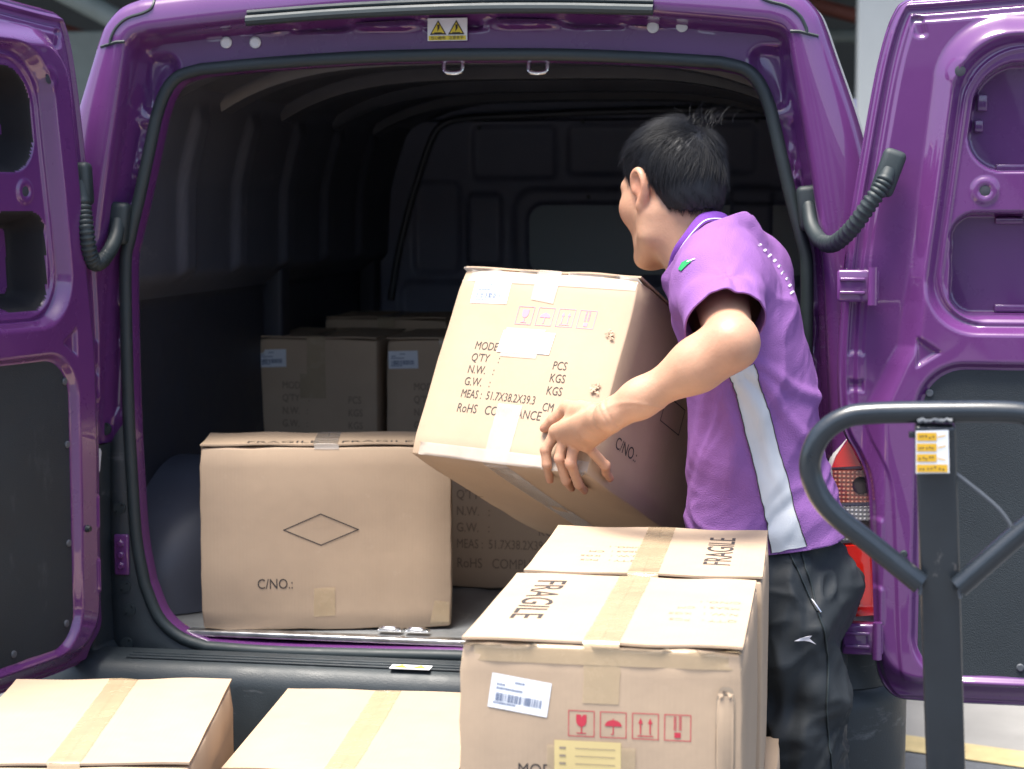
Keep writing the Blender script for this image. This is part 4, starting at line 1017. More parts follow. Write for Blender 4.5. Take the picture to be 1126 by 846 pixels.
# ---------------------------------------------------------------- the man: bodies grown from distance fields
def axis(lo, hi, fine, hc, hf):
    out = [lo]
    while out[-1] < hi:
        x = out[-1]; out.append(x + (hf if any(a - hc <= x <= b_ for a, b_ in fine) else hc))
    return np.array(out)
class Field:
    def __init__(s, xs, ys, zs): s.ax = (xs, ys, zs); s.F = np.full((len(xs), len(ys), len(zs)), .2, np.float32)
    def sub(s, lo, hi):
        sl = tuple(slice(max(0, np.searchsorted(a, l) - 1), np.searchsorted(a, h) + 1) for a, l, h in zip(s.ax, lo, hi))
        g = np.meshgrid(*[a[q] for a, q in zip(s.ax, sl)], indexing='ij', sparse=True); return sl, g
    def put(s, fn, lo, hi, k=.01, op='u'):
        sl, g = s.sub(np.array(lo) - k - .012, np.array(hi) + k + .012)
        if min(s.F[sl].shape) == 0: return
        d = fn(*g).astype(np.float32); a = s.F[sl]
        if op == 'u':
            h = np.clip(.5 + .5 * (a - d) / k, 0, 1); s.F[sl] = a * (1 - h) + d * h - k * h * (1 - h)
        else:
            d = -d; h = np.clip(.5 - .5 * (a - d) / k, 0, 1); s.F[sl] = a * (1 - h) + d * h + k * h * (1 - h)
    def cone(s, a, b_, r1, r2, k=.012, op='u'):
        a = np.asarray(a, float); b_ = np.asarray(b_, float); ab = b_ - a; L = ab @ ab + 1e-12
        def fn(x, y, z):
            px, py, pz = x - a[0], y - a[1], z - a[2]; t = np.clip((px * ab[0] + py * ab[1] + pz * ab[2]) / L, 0, 1)
            return np.sqrt((px - t * ab[0]) ** 2 + (py - t * ab[1]) ** 2 + (pz - t * ab[2]) ** 2) - (r1 + (r2 - r1) * t)
        m = max(r1, r2); s.put(fn, np.minimum(a, b_) - m, np.maximum(a, b_) + m, k, op)
    def ell(s, c, r, M_=np.eye(3), k=.012, op='u'):
        c = np.asarray(c, float); r = np.asarray(r, float)
        def fn(x, y, z):
            q = [x - c[0], y - c[1], z - c[2]]; u = [sum(q[i] * M_[i, j] for i in range(3)) for j in range(3)]
            k0 = np.sqrt(sum((u[j] / r[j]) ** 2 for j in range(3))); k1 = np.sqrt(sum((u[j] / r[j] ** 2) ** 2 for j in range(3))) + 1e-9
            return k0 * (k0 - 1) / k1
        m = np.abs(M_) @ r; s.put(fn, c - m, c + m, k, op)
    def loft(s, zk, ck, rf, rs, fdir, k=.02):
        """stack of ellipses; fdir = horizontal forward direction"""
        zk = np.asarray(zk, float); o_ = np.argsort(zk); zk = zk[o_]; ck = np.asarray(ck, float)[o_]; rf = np.asarray(rf, float)[o_]; rs = np.asarray(rs, float)[o_]
        zz = np.linspace(zk[0], zk[-1], 200)
        def smooth(v):
            y = np.interp(zz, zk, v); n = 13; p = np.r_[2 * y[0] - y[n:0:-1], y, 2 * y[-1] - y[-2:-n - 2:-1]]; return np.convolve(p, np.hanning(2 * n + 1) / np.hanning(2 * n + 1).sum(), 'valid')
        cx_, cy_, a_, b_ = smooth(ck[:, 0]), smooth(ck[:, 1]), smooth(rf), smooth(rs)
        def fn(x, y, z):
            zc = np.clip(z, zk[0], zk[-1]); I = lambda v: np.interp(zc.ravel(), zz, v).reshape(zc.shape)
            px, py = x - I(cx_), y - I(cy_); A_, B_ = I(a_), I(b_)
            u = px * fdir[0] + py * fdir[1]; v = -px * fdir[1] + py * fdir[0]
            k0 = np.sqrt((u / A_) ** 2 + (v / B_) ** 2); k1 = np.sqrt((u / A_ ** 2) ** 2 + (v / B_ ** 2) ** 2) + 1e-9
            d = k0 * (k0 - 1) / k1; return np.where(np.abs(z - zc) > 0, np.sqrt(np.maximum(d, 0) ** 2 + (z - zc) ** 2), d)
        m = max(rf.max(), rs.max()); s.put(fn, [cx_.min() - m, cy_.min() - m, zk[0]], [cx_.max() + m, cy_.max() + m, zk[-1]], k)
    def mesh(s):
        F = s.F; neg = F < 0; c = [F[i:F.shape[0] - 1 + i, j:F.shape[1] - 1 + j, l:F.shape[2] - 1 + l] for i in (0, 1) for j in (0, 1) for l in (0, 1)]
        n = sum((q < 0).astype(np.int8) for q in c); act = (n > 0) & (n < 8); ijk = np.argwhere(act); idm = np.full(act.shape, -1, np.int64); idm[act] = np.arange(len(ijk))
        cor = np.array([(i, j, l) for i in (0, 1) for j in (0, 1) for l in (0, 1)]); val = np.stack([F[ijk[:, 0] + a, ijk[:, 1] + b_, ijk[:, 2] + g] for a, b_, g in cor], 1)
        acc = np.zeros((len(ijk), 3)); cnt = np.zeros(len(ijk))
        for p in range(8):
            for q in range(p + 1, 8):
                if np.abs(cor[p] - cor[q]).sum() != 1: continue
                a, b_ = val[:, p], val[:, q]; m = (a < 0) != (b_ < 0); t = np.where(m, a / np.where(m, a - b_, 1), 0)
                acc += m[:, None] * (cor[p] + t[:, None] * (cor[q] - cor[p])); cnt += m
        fr = acc / cnt[:, None]; V = np.empty_like(fr)
        for ax in range(3):
            A_ = s.ax[ax]; i = ijk[:, ax]; V[:, ax] = A_[i] + fr[:, ax] * (A_[i + 1] - A_[i])
        Fs = []
        for ax in range(3):
            o1, o2 = [(1, 2), (2, 0), (0, 1)][ax]
            a = neg[tuple(slice(0, -1) if i == ax else slice(1, -1) for i in range(3))]; b_ = neg[tuple(slice(1, None) if i == ax else slice(1, -1) for i in range(3))]
            e = np.argwhere(a != b_)
            if not len(e): continue
            flip = a[tuple(e.T)]; base = e.copy()
            for o_ in (o1, o2): base[:, o_] += 1
            def cell(d1, d2):
                q = base.copy(); q[:, o1] += d1; q[:, o2] += d2; return idm[q[:, 0], q[:, 1], q[:, 2]]
            f = np.stack([cell(-1, -1), cell(0, -1), cell(0, 0), cell(-1, 0)], 1); f[~flip] = f[~flip][:, ::-1]; Fs.append(f)
        return V, np.vstack(Fs)
def relax(V, F, it=2, lam=.5):
    E_ = np.unique(np.sort(np.vstack([F[:, [0, 1]], F[:, [1, 2]], F[:, [2, 3]], F[:, [3, 0]]]), 1), axis=0); n = len(V)
    for i in range(it):
        for l in (lam, -lam * 1.04):
            acc = np.zeros((n, 3)); c = np.zeros(n)
            for a, b_ in ((0, 1), (1, 0)):
                for ax in range(3): acc[:, ax] += np.bincount(E_[:, a], V[E_[:, b_], ax], n)
                c += np.bincount(E_[:, a], minlength=n)
            V = V + l * (acc / c[:, None] - V)
    return V
def vnormals(V, F):
    n = np.cross(V[F[:, 2]] - V[F[:, 0]], V[F[:, 3]] - V[F[:, 1]]); N = np.zeros_like(V)
    for c in range(4):
        for ax in range(3): N[:, ax] += np.bincount(F[:, c], n[:, ax], len(V))
    return N / (np.linalg.norm(N, axis=1)[:, None] + 1e-12)
def project(V):
    q = V - CAM; d = q @ FW; return CX + FPX * (q @ _R0) / d, CY - FPX * (q @ UP) / d, d
def dirc(right, up, away): return right * _R0 + up * _Z + away * _F0       # camera-levelled direction

DM = 3.36                                   # the man's distance
TH = R(17); fB = dirc(-math.cos(TH), 0, math.sin(TH)); lB = dirc(-math.sin(TH), 0, -math.cos(TH))
py_ = np.array([240, 250, 264, 290, 330, 400, 470, 530, 590, 614, 640])
lf_ = np.array([771, 764, 754, 744, 741, 748, 757, 758, 757, 758, 762]); rt_ = np.array([806, 816, 832, 860, 881, 896, 906, 916, 930, 934, 937])
rs_ = np.array([.055, .10, .145, .185, .196, .172, .154, .150, .155, .157, .158])
hw_ = (rt_ - lf_) / 2 / FPX * DM; c_, s_ = math.cos(TH), math.sin(TH)
rf_ = np.sqrt(np.maximum(hw_ ** 2 - (rs_ * s_) ** 2, .03 ** 2)) / c_
ctr = np.array([P((l + r) / 2, y, DM) for l, r, y in zip(lf_, rt_, py_)])
# joints (pixel, pixel, distance)
shL = P(790, 312, 3.235); elL = P(803, 378, 3.02); wrL = P(672, 457, 3.10)
shR = P(826, 300, 3.49)
# head frame: turned away to the left and looking down
TH2 = R(52); f0 = dirc(-math.cos(TH2), 0, math.sin(TH2)); l0 = dirc(-math.sin(TH2), 0, -math.cos(TH2)); pit = R(13)
fH = f0 * math.cos(pit) - _Z * math.sin(pit); uH = _Z * math.cos(pit) + f0 * math.sin(pit); roll = R(4)
lH = l0 * math.cos(roll) + uH * math.sin(roll); uH = np.cross(fH, lH); HM = np.stack([fH, lH, uH], 1)
HC = P(738.5, 205, 3.385)
def hp(f, l, u): return HC + HM @ np.array([f, l, u])
xs = axis(-.64, .22, [(wrL[0] - .14, wrL[0] + .06), (HC[0] - .11, HC[0] + .11)], .006, .0027)
ys = axis(2.80, 3.92, [(3.0, 3.50)], .006, .0027)
zs = axis(-.01, 1.74, [(wrL[2] - .13, wrL[2] + .06), (HC[2] - .17, HC[2] + .12)], .008, .0027)
B = Field(xs, ys, zs)
# skull, face
B.ell(hp(-.004, 0, .022), (.094, .074, .088), HM, .02)
B.ell(hp(.030, 0, -.035), (.062, .062, .075), HM, .02)
B.ell(hp(.045, 0, -.085), (.045, .046, .042), HM, .025)                  # mouth block
for sg in (1, -1):
    B.cone(hp(.005, sg * .060, -.055), hp(.012, sg * .054, -.088), .016, .015, .025)   # jaw corner
    B.cone(hp(.012, sg * .052, -.092), hp(.074, sg * .016, -.118), .016, .015, .025)
    B.ell(hp(.058, sg * .042, -.030), (.032, .024, .030), HM, .025)         # cheekbone
    B.cone(hp(.080, sg * .014, .012), hp(.066, sg * .048, .012), .012, .011, .014)     # brow
B.ell(hp(.080, 0, -.118), (.018, .022, .016), HM, .02)                   # chin
B.cone(hp(.092, 0, .000), hp(.108, 0, -.042), .008, .011, .012); B.ell(hp(.110, 0, -.046), (.012, .011, .010), HM, .008)
for sg in (1, -1): B.ell(hp(.100, sg * .014, -.050), (.010, .008, .008), HM, .008); B.ell(hp(.083, sg * .031, -.008), (.010, .013, .009), HM, .010, 's')
B.ell(hp(.092, 0, -.078), (.010, .024, .006), HM, .006); B.ell(hp(.090, 0, -.090), (.010, .020, .007), HM, .006)
# ears
for sg in (1, -1):
    pts = [hp(.004 + a, sg * (.074 + o_), b_) for a, o_, b_ in ((.014, .000, -.012), (.008, .005, .014), (-.008, .008, .021), (-.019, .010, .010), (-.020, .009, -.010), (-.011, .005, -.030), (.002, .001, -.042))]
    q = spline(pts, 3)
    for a, b_ in zip(q[:-1], q[1:]): B.cone(a, b_, .0052, .0052, .006)
    B.ell(hp(-.004, sg * .076, -.008), (.019, .007, .030), HM, .006)
    B.ell(hp(-.004, sg * .0885, -.004), (.010, .007, .019), HM, .005, 's')
    B.ell(hp(.004, sg * .077, -.040), (.009, .006, .010), HM, .006)
    B.ell(hp(.013, sg * .079, -.010), (.006, .004, .008), HM, .004)
# neck and torso
nk0 = hp(-.028, 0, -.045); nk1 = P(777, 290, DM)
B.cone(nk0, nk1, .052, .052, .03)
B.cone(hp(.0, .03, -.06), P(757, 300, DM), .030, .034, .03); B.cone(hp(.0, -.03, -.06), P(757, 300, DM + .05), .030, .034, .03)
thin = np.where(py_ > 500, .032, .015)[1:]; B.loft(ctr[1:, 2], ctr[1:], np.maximum(rf_[1:] - thin, .03), np.maximum(rs_[1:] - thin, .04), fB)
hipL = P(873, 655, DM) + lB * .085; hipR = P(866, 655, DM) - lB * .085
kneeL = P(892, 915, DM - .06); ankL = P(903, 1112, DM - .05); kneeR = P(862, 915, DM + .11); ankR = P(868, 1110, DM + .14)
for h_, k_, a_ in ((hipL, kneeL, ankL), (hipR, kneeR, ankR)):
    B.cone(h_, k_, .066, .050, .03); B.cone(k_, a_, .047, .034, .02); B.cone(a_, a_ + fB * .13 - _Z * .045, .034, .026, .02)
# arms
def arm(sh, el, wr):
    B.cone(sh, el, .050, .038, .025); m_ = el * .70 + wr * .30 - _Z * .003
    B.cone(el, m_, .038, .0375, .02); B.cone(m_, m_ * .35 + wr * .65, .0365, .0275, .03); B.cone(m_ * .35 + wr * .65, wr, .0275, .0240, .03)
arm(shL, elL, wrL)
ell_dir = (elL - wrL) / np.linalg.norm(elL - wrL)
B.cone(elL + ell_dir * .004, elL - ell_dir * .05, .0365, .0345, .03)
# carton surface under a pixel, so that the fingers lie on it
MhN = np.array(Mh); tH = np.array(th.location)
def onbox(x, y, off):
    o_ = (CAM - tH) @ MhN; r = (P(x, y, 1) - CAM) @ MhN; best = None; hx_, hy_ = HW / 2, HD / 2
    for ax, v in ((0, hx_), (1, -hy_), (2, 0)):
        t = (v - o_[ax]) / r[ax]; p = o_ + t * r; q = p - np.array([0, 0, HH / 2]); lim = np.array([hx_, hy_, HH / 2]) + 1e-6
        if t > 0 and all(abs(q[i]) <= lim[i] + .02 for i in range(3) if i != ax):
            n = np.zeros(3); n[ax] = {0: 1, 1: -1, 2: -1}[ax]
            ins = all(abs(q[i]) <= lim[i] for i in range(3))
            if best is None or (ins and not best[2]) or (ins == best[2] and t < best[0]): best = (t, p + n * off, ins)
    return best[1] @ MhN.T + tH
k_ = .0075
hand = {}
mcp = [(620, 481, .030), (630, 487, .033), (641, 492, .032), (653, 496, .028)]
fing = [[(620, 481, .028), (606, 499, .020), (604, 513, .009), (606, 523, .008)],
        [(630, 487, .032), (622, 509, .022), (624, 523, .010), (630, 532, .008)],
        [(641, 492, .031), (634, 514, .022), (638, 527, .010), (644, 535, .008)],
        [(653, 496, .027), (656, 511, .018), (661, 519, .010), (667, 526, .0075)]]
wb = wrL
pm = onbox(637, 489, .030); B.cone(wrL, wrL * .5 + pm * .5, .0230, .0170, .022); B.cone(wrL * .5 + pm * .5, onbox(648, 492, .020), .0165, .0090, .02); B.cone(wrL * .5 + pm * .5, onbox(627, 485, .022), .0165, .0090, .02)
for (x, y, of), fg in zip(mcp, fing):
    m0 = onbox(x, y, of); B.cone(wb + (m0 - wb) * .18 + (m0 - onbox(637, 489, .03)) * .35, m0, .0150, .0118, .012)
    j = [onbox(*q) for q in fg]; rr0 = (.0106, .0094, .0087, .0076)
    if fg is fing[3]: rr0 = (.0098, .0085, .0078, .0070)
    for i in range(3): B.cone(j[i], j[i + 1], rr0[i], rr0[i + 1], .003)
    B.cone(wb + (m0 - wb) * .40 + (CAM - m0) / np.linalg.norm(CAM - m0) * .0135, m0 + (CAM - m0) / np.linalg.norm(CAM - m0) * .0085, .0042, .0050, .006)
    B.ell(m0 + (CAM - m0) / np.linalg.norm(CAM - m0) * .005, (.0108,) * 3, np.eye(3), .005); B.ell(j[1], (.0097,) * 3 if fg is not fing[3] else (.0084,) * 3, np.eye(3), .004)
tj = [wrL + (onbox(640, 456, .026) - wrL) * .45, onbox(632, 455, .026), onbox(614, 465, .016), onbox(601, 473, .0085)]
B.cone(tj[0], tj[1], .0180, .0148, .012); B.cone(tj[1], tj[2], .0132, .0118, .006); B.cone(tj[2], tj[3], .0116, .0086, .004)
B.cone(tj[1] * .7 + wrL * .3, onbox(621, 481, .024), .0125, .010, .014)
# far arm: forearm behind the carton, hand under its rear edge
def bx(x, y, z): return np.array([x, y, z]) @ MhN.T + tH
gR = bx(.03, HD / 2 - .05, -.034); wrR = gR + np.array([.085, .03, .03]); 
def ik(s0, w0, l1, l2, pole):
    d = w0 - s0; L = min(np.linalg.norm(d), l1 + l2 - .002); u = d / np.linalg.norm(d); a = (l1 ** 2 - l2 ** 2 + L ** 2) / (2 * L); h = math.sqrt(max(l1 ** 2 - a * a, 0))
    p = pole - u * (pole @ u); return s0 + u * a + p / np.linalg.norm(p) * h
elR = ik(shR, wrR, .30, .27, np.array([.3, .2, -1.]))
arm(shR, elR, wrR)
for i in range(4):
    a0 = gR + (bx(0, .018 * (i - 1.5), 0) - bx(0, 0, 0)); B.cone(wrR, a0, .015, .011, .012)
    a1 = a0 + (bx(-1, 0, 0) - bx(0, 0, 0)) * .035; a2 = a1 + (bx(-1, 0, .18) - bx(0, 0, 0)) * .03; B.cone(a0, a1, .010, .009, .003); B.cone(a1, a2, .009, .0072, .003)
B.cone(wrR + (gR - wrR) * .3, gR + (bx(-.02, -.06, .0) - bx(0, 0, 0)), .014, .009, .01)
Vb, Fb = B.mesh(); Vb = relax(Vb, Fb, 3)
Nb = vnormals(Vb, Fb)                       # veins and creases
fa = Vb - wrL; ea = (elL - wrL) / np.linalg.norm(elL - wrL); ta_ = fa @ ea; ua = fa @ UP; ra = np.linalg.norm(fa - ta_[:, None] * ea, axis=1)
arm_ = (ra < .08) & (ta_ > -.14) & (ta_ < .27)
dv_ = .0011 * np.exp(-((ua - .010 - .012 * np.sin(ta_ * 34)) / .0035) ** 2) * sm(-.02, .03, ta_) * (1 - sm(.12, .18, ta_)) - .0012 * np.exp(-((ta_ - .006) / .003) ** 2) - .0009 * np.exp(-((ta_ + .004 + .1 * ua) / .0025) ** 2)
Vb = Vb + Nb * (dv_ * arm_)[:, None]
man = thing('person', 'man in a purple polo shirt and black track trousers, head turned away, lifting a cardboard box into the van', 'person', tuple(np.array([ctr[7][0], ctr[7][1], 0])))
man['label'] = 'man in purple polo shirt and black track trousers lifting a box into the van'
body_o = obj('body', Vb, Fb, 'skin', man, True, True)
fl_ = np.zeros(len(Vb))
for c0, r0, a0 in [(elL, .05, .55), (hp(0, .08, -.01), .035, .8), (hp(.065, .045, -.04), .03, .5), (hp(.09, 0, -.085), .02, .6), (tj[3], .014, .9), (tj[2], .011, .5)]:
    fl_ = np.maximum(fl_, a0 * np.exp(-(np.linalg.norm(Vb - c0, axis=1) / r0) ** 2))
for (x, y, of), fg in zip(mcp, fing):
    for q_, r0, a0 in ((fg[0], .010, .6), (fg[1], .009, .8), (fg[2], .008, .5), (fg[3], .011, .9)): fl_ = np.maximum(fl_, a0 * np.exp(-(np.linalg.norm(Vb - onbox(*q_), axis=1) / r0) ** 2))
at = body_o.data.attributes.new('flush', 'FLOAT', 'POINT'); at.data.foreach_set('value', fl_.astype(np.float32))
STUB = body_o.data.attributes.new('stubble', 'FLOAT', 'POINT')
m_ = M['skin']; t_ = m_.node_tree; bs = t_.nodes['Principled BSDF']
for nm, colr, amt in (('flush', (.50, .16, .10), .55), ('stubble', (.06, .055, .06), .8)):
    an = t_.nodes.new('ShaderNodeAttribute'); an.attribute_name = nm; ml = t_.nodes.new('ShaderNodeMath'); ml.operation = 'MULTIPLY'; ml.inputs[1].default_value = amt
    t_.links.new(an.outputs['Fac'], ml.inputs[0]); mx = t_.nodes.new('ShaderNodeMix'); mx.data_type = 'RGBA'; mx.inputs[7].default_value = (*colr, 1)
    t_.links.new(bs.inputs['Base Color'].links[0].from_socket, mx.inputs[6]); t_.links.new(ml.outputs[0], mx.inputs[0]); t_.links.new(mx.outputs[2], bs.inputs['Base Color'])
for sg in (1, -1):
    bm = bmesh.new(); bmesh.ops.create_uvsphere(bm, u_segments=16, v_segments=10, radius=.0115); o = bmesh.new
    v = [np.array(q.co) + hp(.076, sg * .031, -.008) for q in bm.verts]; bm.verts.index_update(); f = [[q.index for q in g.verts] for g in bm.faces]; bm.free()
    ey = obj('eye', v, f, 'eye', man, True, True)
    b = MB(); b.disc(hp(.0865, sg * .031, -.008), fH, .0055, .0015, 16); b.build('iris', 'hair', ey, True, True)

from mathutils import noise as mnoise
def folds(V, axes, freq, seed, sharp=2.0):
    """creases: ridged noise, stretched along the last axis"""
    Q = (np.asarray(V) @ np.array(axes).T) * np.array(freq) + seed; out = np.empty(len(Q))
    for i, q in enumerate(Q.tolist()):
        a = mnoise.noise(q); q2 = (q[0] * .45 + .9 * a, q[1] * .45 - .6 * a, q[2] * .45 + .5 * a); c = mnoise.noise(q2)
        out[i] = (1 - min(1, abs(c) * 2.2)) ** sharp
    return out
# ---- polo shirt
xs = axis(-.50, .24, [(-.5, .3)], .006, .0045); ys = axis(2.90, 3.82, [(2.8, 3.85)], .006, .0045); zs = axis(.78, 1.56, [(.7, 1.6)], .006, .0045)
T_ = Field(xs, ys, zs)
T_.loft(ctr[1:, 2], ctr[1:], rf_[1:], rs_[1:], fB)
T_.cone(nk0 * .25 + nk1 * .75, nk1, .066, .080, .03)
T_.cone(P(790, 268, DM), shL, .058, .064, .05); T_.cone(P(800, 268, DM + .05), shR, .058, .062, .05)
slL = shL + (elL - shL) * .92; slR = shR + (elR - shR) * .75
T_.cone(shL, slL, .064, .069, .04); T_.cone(shR, slR, .066, .074, .035)
Vs, Fs = T_.mesh(); Vs = relax(Vs, Fs, 4)
Ns = vnormals(Vs, Fs)
# folds: soft ridges running from the shoulder and waist, drawn by tension
px, pyy, dd = project(Vs)
def ridge(x, w_): return np.exp(-(x / w_) ** 2)
rel = Vs - ctr[4]; u_ = rel @ fB; v_ = rel @ lB; z_ = Vs[:, 2]
disp = .0050 * np.sin(18 * u_ + 9 * (z_ - 1.2) + 2.2 * np.sin(7 * z_ + 3 * v_)) * sm(.85, 1.0, z_) * (1 - sm(1.30, 1.38, z_))
disp += .0040 * np.sin(46 * (z_ * .8 - u_ * .9) + 2 * np.sin(11 * u_)) * ridge(z_ - 1.02, .10)
disp += .0045 * np.sin(52 * (z_ + u_ * .75) + 1.7 * np.sin(13 * z_)) * ridge(z_ - .90, .05)
shd = np.linalg.norm(Vs - (shL * .6 + ctr[2] * .4), axis=1); arcs = np.sin(shd * 95 + 3.2 * np.sin(u_ * 9 + z_ * 5))
disp += .0042 * arcs * ridge(shd - .08, .07) * (v_ > -.05)
for k in range(5):                     # pulls fanning from the armpit down the side
    a_ = R(250 + 22 * k); ox, oz = px - 800, -(pyy - 392); pr = ox * math.cos(a_) + oz * math.sin(a_); pe = -ox * math.sin(a_) + oz * math.cos(a_)
    disp += .0075 * ridge(pe + 6 * np.sin(pr * .04 + k), 7) * sm(0, 40, pr) * (1 - sm(110, 190, pr)) * (v_ > 0)
fine = np.sin(u_ * 120 + 5 * np.sin(z_ * 40 + v_ * 30)) * np.sin(z_ * 95 + 4 * np.sin(u_ * 33)); disp += .0005 * fine - .005 * (1 - sm(1.26, 1.36, z_))
dg = fB * .55 - _Z * .83; dg2 = fB * .83 + _Z * .55
big = folds(Vs, [lB, dg2, dg], (7, 15, 3.2), 3.1, 1.6); dh = fB * .9 + _Z * .3; dh2 = _Z * .9 - fB * .3
disp += .0085 * big * sm(.88, .96, z_) * (1 - sm(1.30, 1.42, z_)) + .0055 * folds(Vs, [lB, dh2, dh], (8, 19, 5), 12.7, 1.8) * ridge(z_ - .93, .09)
tA = (Vs - shL) @ ((elL - shL) / np.linalg.norm(elL - shL)); rA = np.linalg.norm(Vs - shL - tA[:, None] * (elL - shL) / np.linalg.norm(elL - shL), axis=1)
angA = np.arctan2((Vs - shL) @ UP, (Vs - shL) @ _R0); disp += .0055 * np.sin(angA * 3 + tA * 22 + .7) * np.sin(angA * 2 + 1.9) * sm(.03, .13, tA) * (rA < .13)
Vs = Vs + Ns * disp[:, None]
def cut(V, F, keep_fn_list):
    bm = bmesh.new(); vv = [bm.verts.new(v) for v in V]; bm.verts.ensure_lookup_table()
    for f in F: bm.faces.new([vv[i] for i in f])
    for co, no, sel in keep_fn_list:
        fs = [f for f in bm.faces if sel(np.array(f.calc_center_median()))]
        es = {e for f in fs for e in f.edges}; vs = {v for f in fs for v in f.verts}
        bmesh.ops.bisect_plane(bm, geom=list(fs) + list(es) + list(vs), plane_co=Vector(co), plane_no=Vector(no), clear_outer=True)
    bm.verts.index_update(); bm.normal_update()
    V = np.array([v.co for v in bm.verts]); F = [[v.index for v in f.verts] for f in bm.faces]; bm.free(); return V, F
def armsel(sh, el):
    d = (el - sh) / np.linalg.norm(el - sh); L = np.linalg.norm(el - sh)
    def f(c):
        t = (c - sh) @ d; return t > L * .25 and np.linalg.norm(c - sh - d * t) < .12
    return f
dL = (elL - shL) / np.linalg.norm(elL - shL); dR = (elR - shR) / np.linalg.norm(elR - shR)
h0 = P(846, 611, DM - .15); hn = np.cross(P(930, 591, DM - .06) - h0, _F0); hn /= np.linalg.norm(hn); hn = hn if hn[2] < 0 else -hn
ncut = P(752, 270, DM - .085); _b = P(802, 246, DM - .02); _f = P(735, 309, DM + .03); nd = (nk0 - nk1) / np.linalg.norm(nk0 - nk1)
nd = np.cross(_b - ncut, _f - ncut); nd /= np.linalg.norm(nd); nd = nd if nd[2] > 0 else -nd
cutL = shL + dL * .172 + 0 * _Z; cutn = dL * .90 - _Z * .30 - fB * .12; cutn /= np.linalg.norm(cutn)
Vc, Fc = cut(Vs, Fs, [(cutL, cutn, armsel(shL, elL)), (shR + dR * .17, dR, armsel(shR, elR)), (h0, hn, lambda c: c[2] < 1.0), (ncut, nd, lambda c: c[2] > 1.36 and np.linalg.norm(c - nk1) < .2)])
shirt = obj('shirt', Vc, Fc, 'shirt', man, True, True)
so_ = shirt.modifiers.new('cloth', 'SOLIDIFY'); so_.thickness = .0028; so_.offset = 1
bvh = BVHTree.FromPolygons([tuple(v) for v in Vc], Fc)
def hit(x, y, off):
    o_ = Vector(CAM); d = (Vector(P(x, y, 1)) - o_).normalized(); r = bvh.ray_cast(o_, d)
    if r[0] is None: return None
    n = r[1] if r[1].dot(d) < 0 else -r[1]; return np.array(r[0] + n * off)
def drape(name, left, right, n, m_, material, off=.0050):
    L_ = resample(spline(left, 10), n); R_ = resample(spline(right, 10), n); V = []; ok = []
    last = None
    for a, c in zip(L_, R_):
        for t in np.linspace(0, 1, m_):
            V.append(hit(*(a * (1 - t) + c * t), off))
    good = next(v for v in V if v is not None)
    for i, v in enumerate(V):
        if v is None: V[i] = good
        else: good = v
    return obj(name, V, grid_faces(n, m_), material, shirt, True, True)
drape('side_panel', [(803, 414), (811, 440), (820, 480), (832, 525), (841, 565), (848, 608)], [(828, 400), (836, 425), (848, 470), (862, 520), (873, 562), (886, 601)], 60, 16, 'shirtwhite')
for ed in ([(803, 414), (811, 440), (820, 480), (832, 525), (841, 565), (848, 608)], [(828, 400), (836, 425), (848, 470), (862, 520), (873, 562), (886, 601)]):
    q = [hit(x, y, .0056) for x, y in resample(spline(ed, 8), 60)]; q = [p for p in q if p is not None]; b = MB(); b.tube(q, .0009, 6); b.build('seam_piping', 'ink', shirt, True, True)
# hem stitching and sleeve hem
# logo on the sleeve, lettering across the back
b = MB(); 
for ps in ([(748, 297), (752, 290), (758, 287), (762, 289), (757, 293), (751, 299)],):
    q = [hit(x, y, .0050) for x, y in ps]; b.add(q, [tuple(range(len(q)))])
b.build('sleeve_logo', 'green', shirt, False, True)
b = MB()
for x, y in ((759, 288), (763, 286.5)):
    q = [hit(x + dx, y + dy, .005) for dx, dy in ((-2, .8), (2.5, -.8), (3, 0), (-1.5, 1.8))]; b.add(q, [(0, 1, 2, 3)])
b.build('sleeve_logo', 'piping', shirt, False, True)
b = MB()
for i, (x, y) in enumerate(resample(np.array([(836, 270), (848, 282), (858, 294), (866, 307), (872, 322)]), 9)):
    ps = [(x - 2.2, y - 1.4), (x - .2, y + .2), (x - 3.0, y + 2.8), (x - 4.8, y + 1.0)] if i % 3 != 2 else [(x - 2.2, y - 1.4), (x - .6, y), (x - 4.6, y + 3.6), (x - 5.6, y + 1.6)]
    q = [hit(a, c, .0042) for a, c in ps]
    if all(z is not None for z in q): b.add(q, [(0, 1, 2, 3)])
b.build('back_print', 'piping', shirt, False, True)
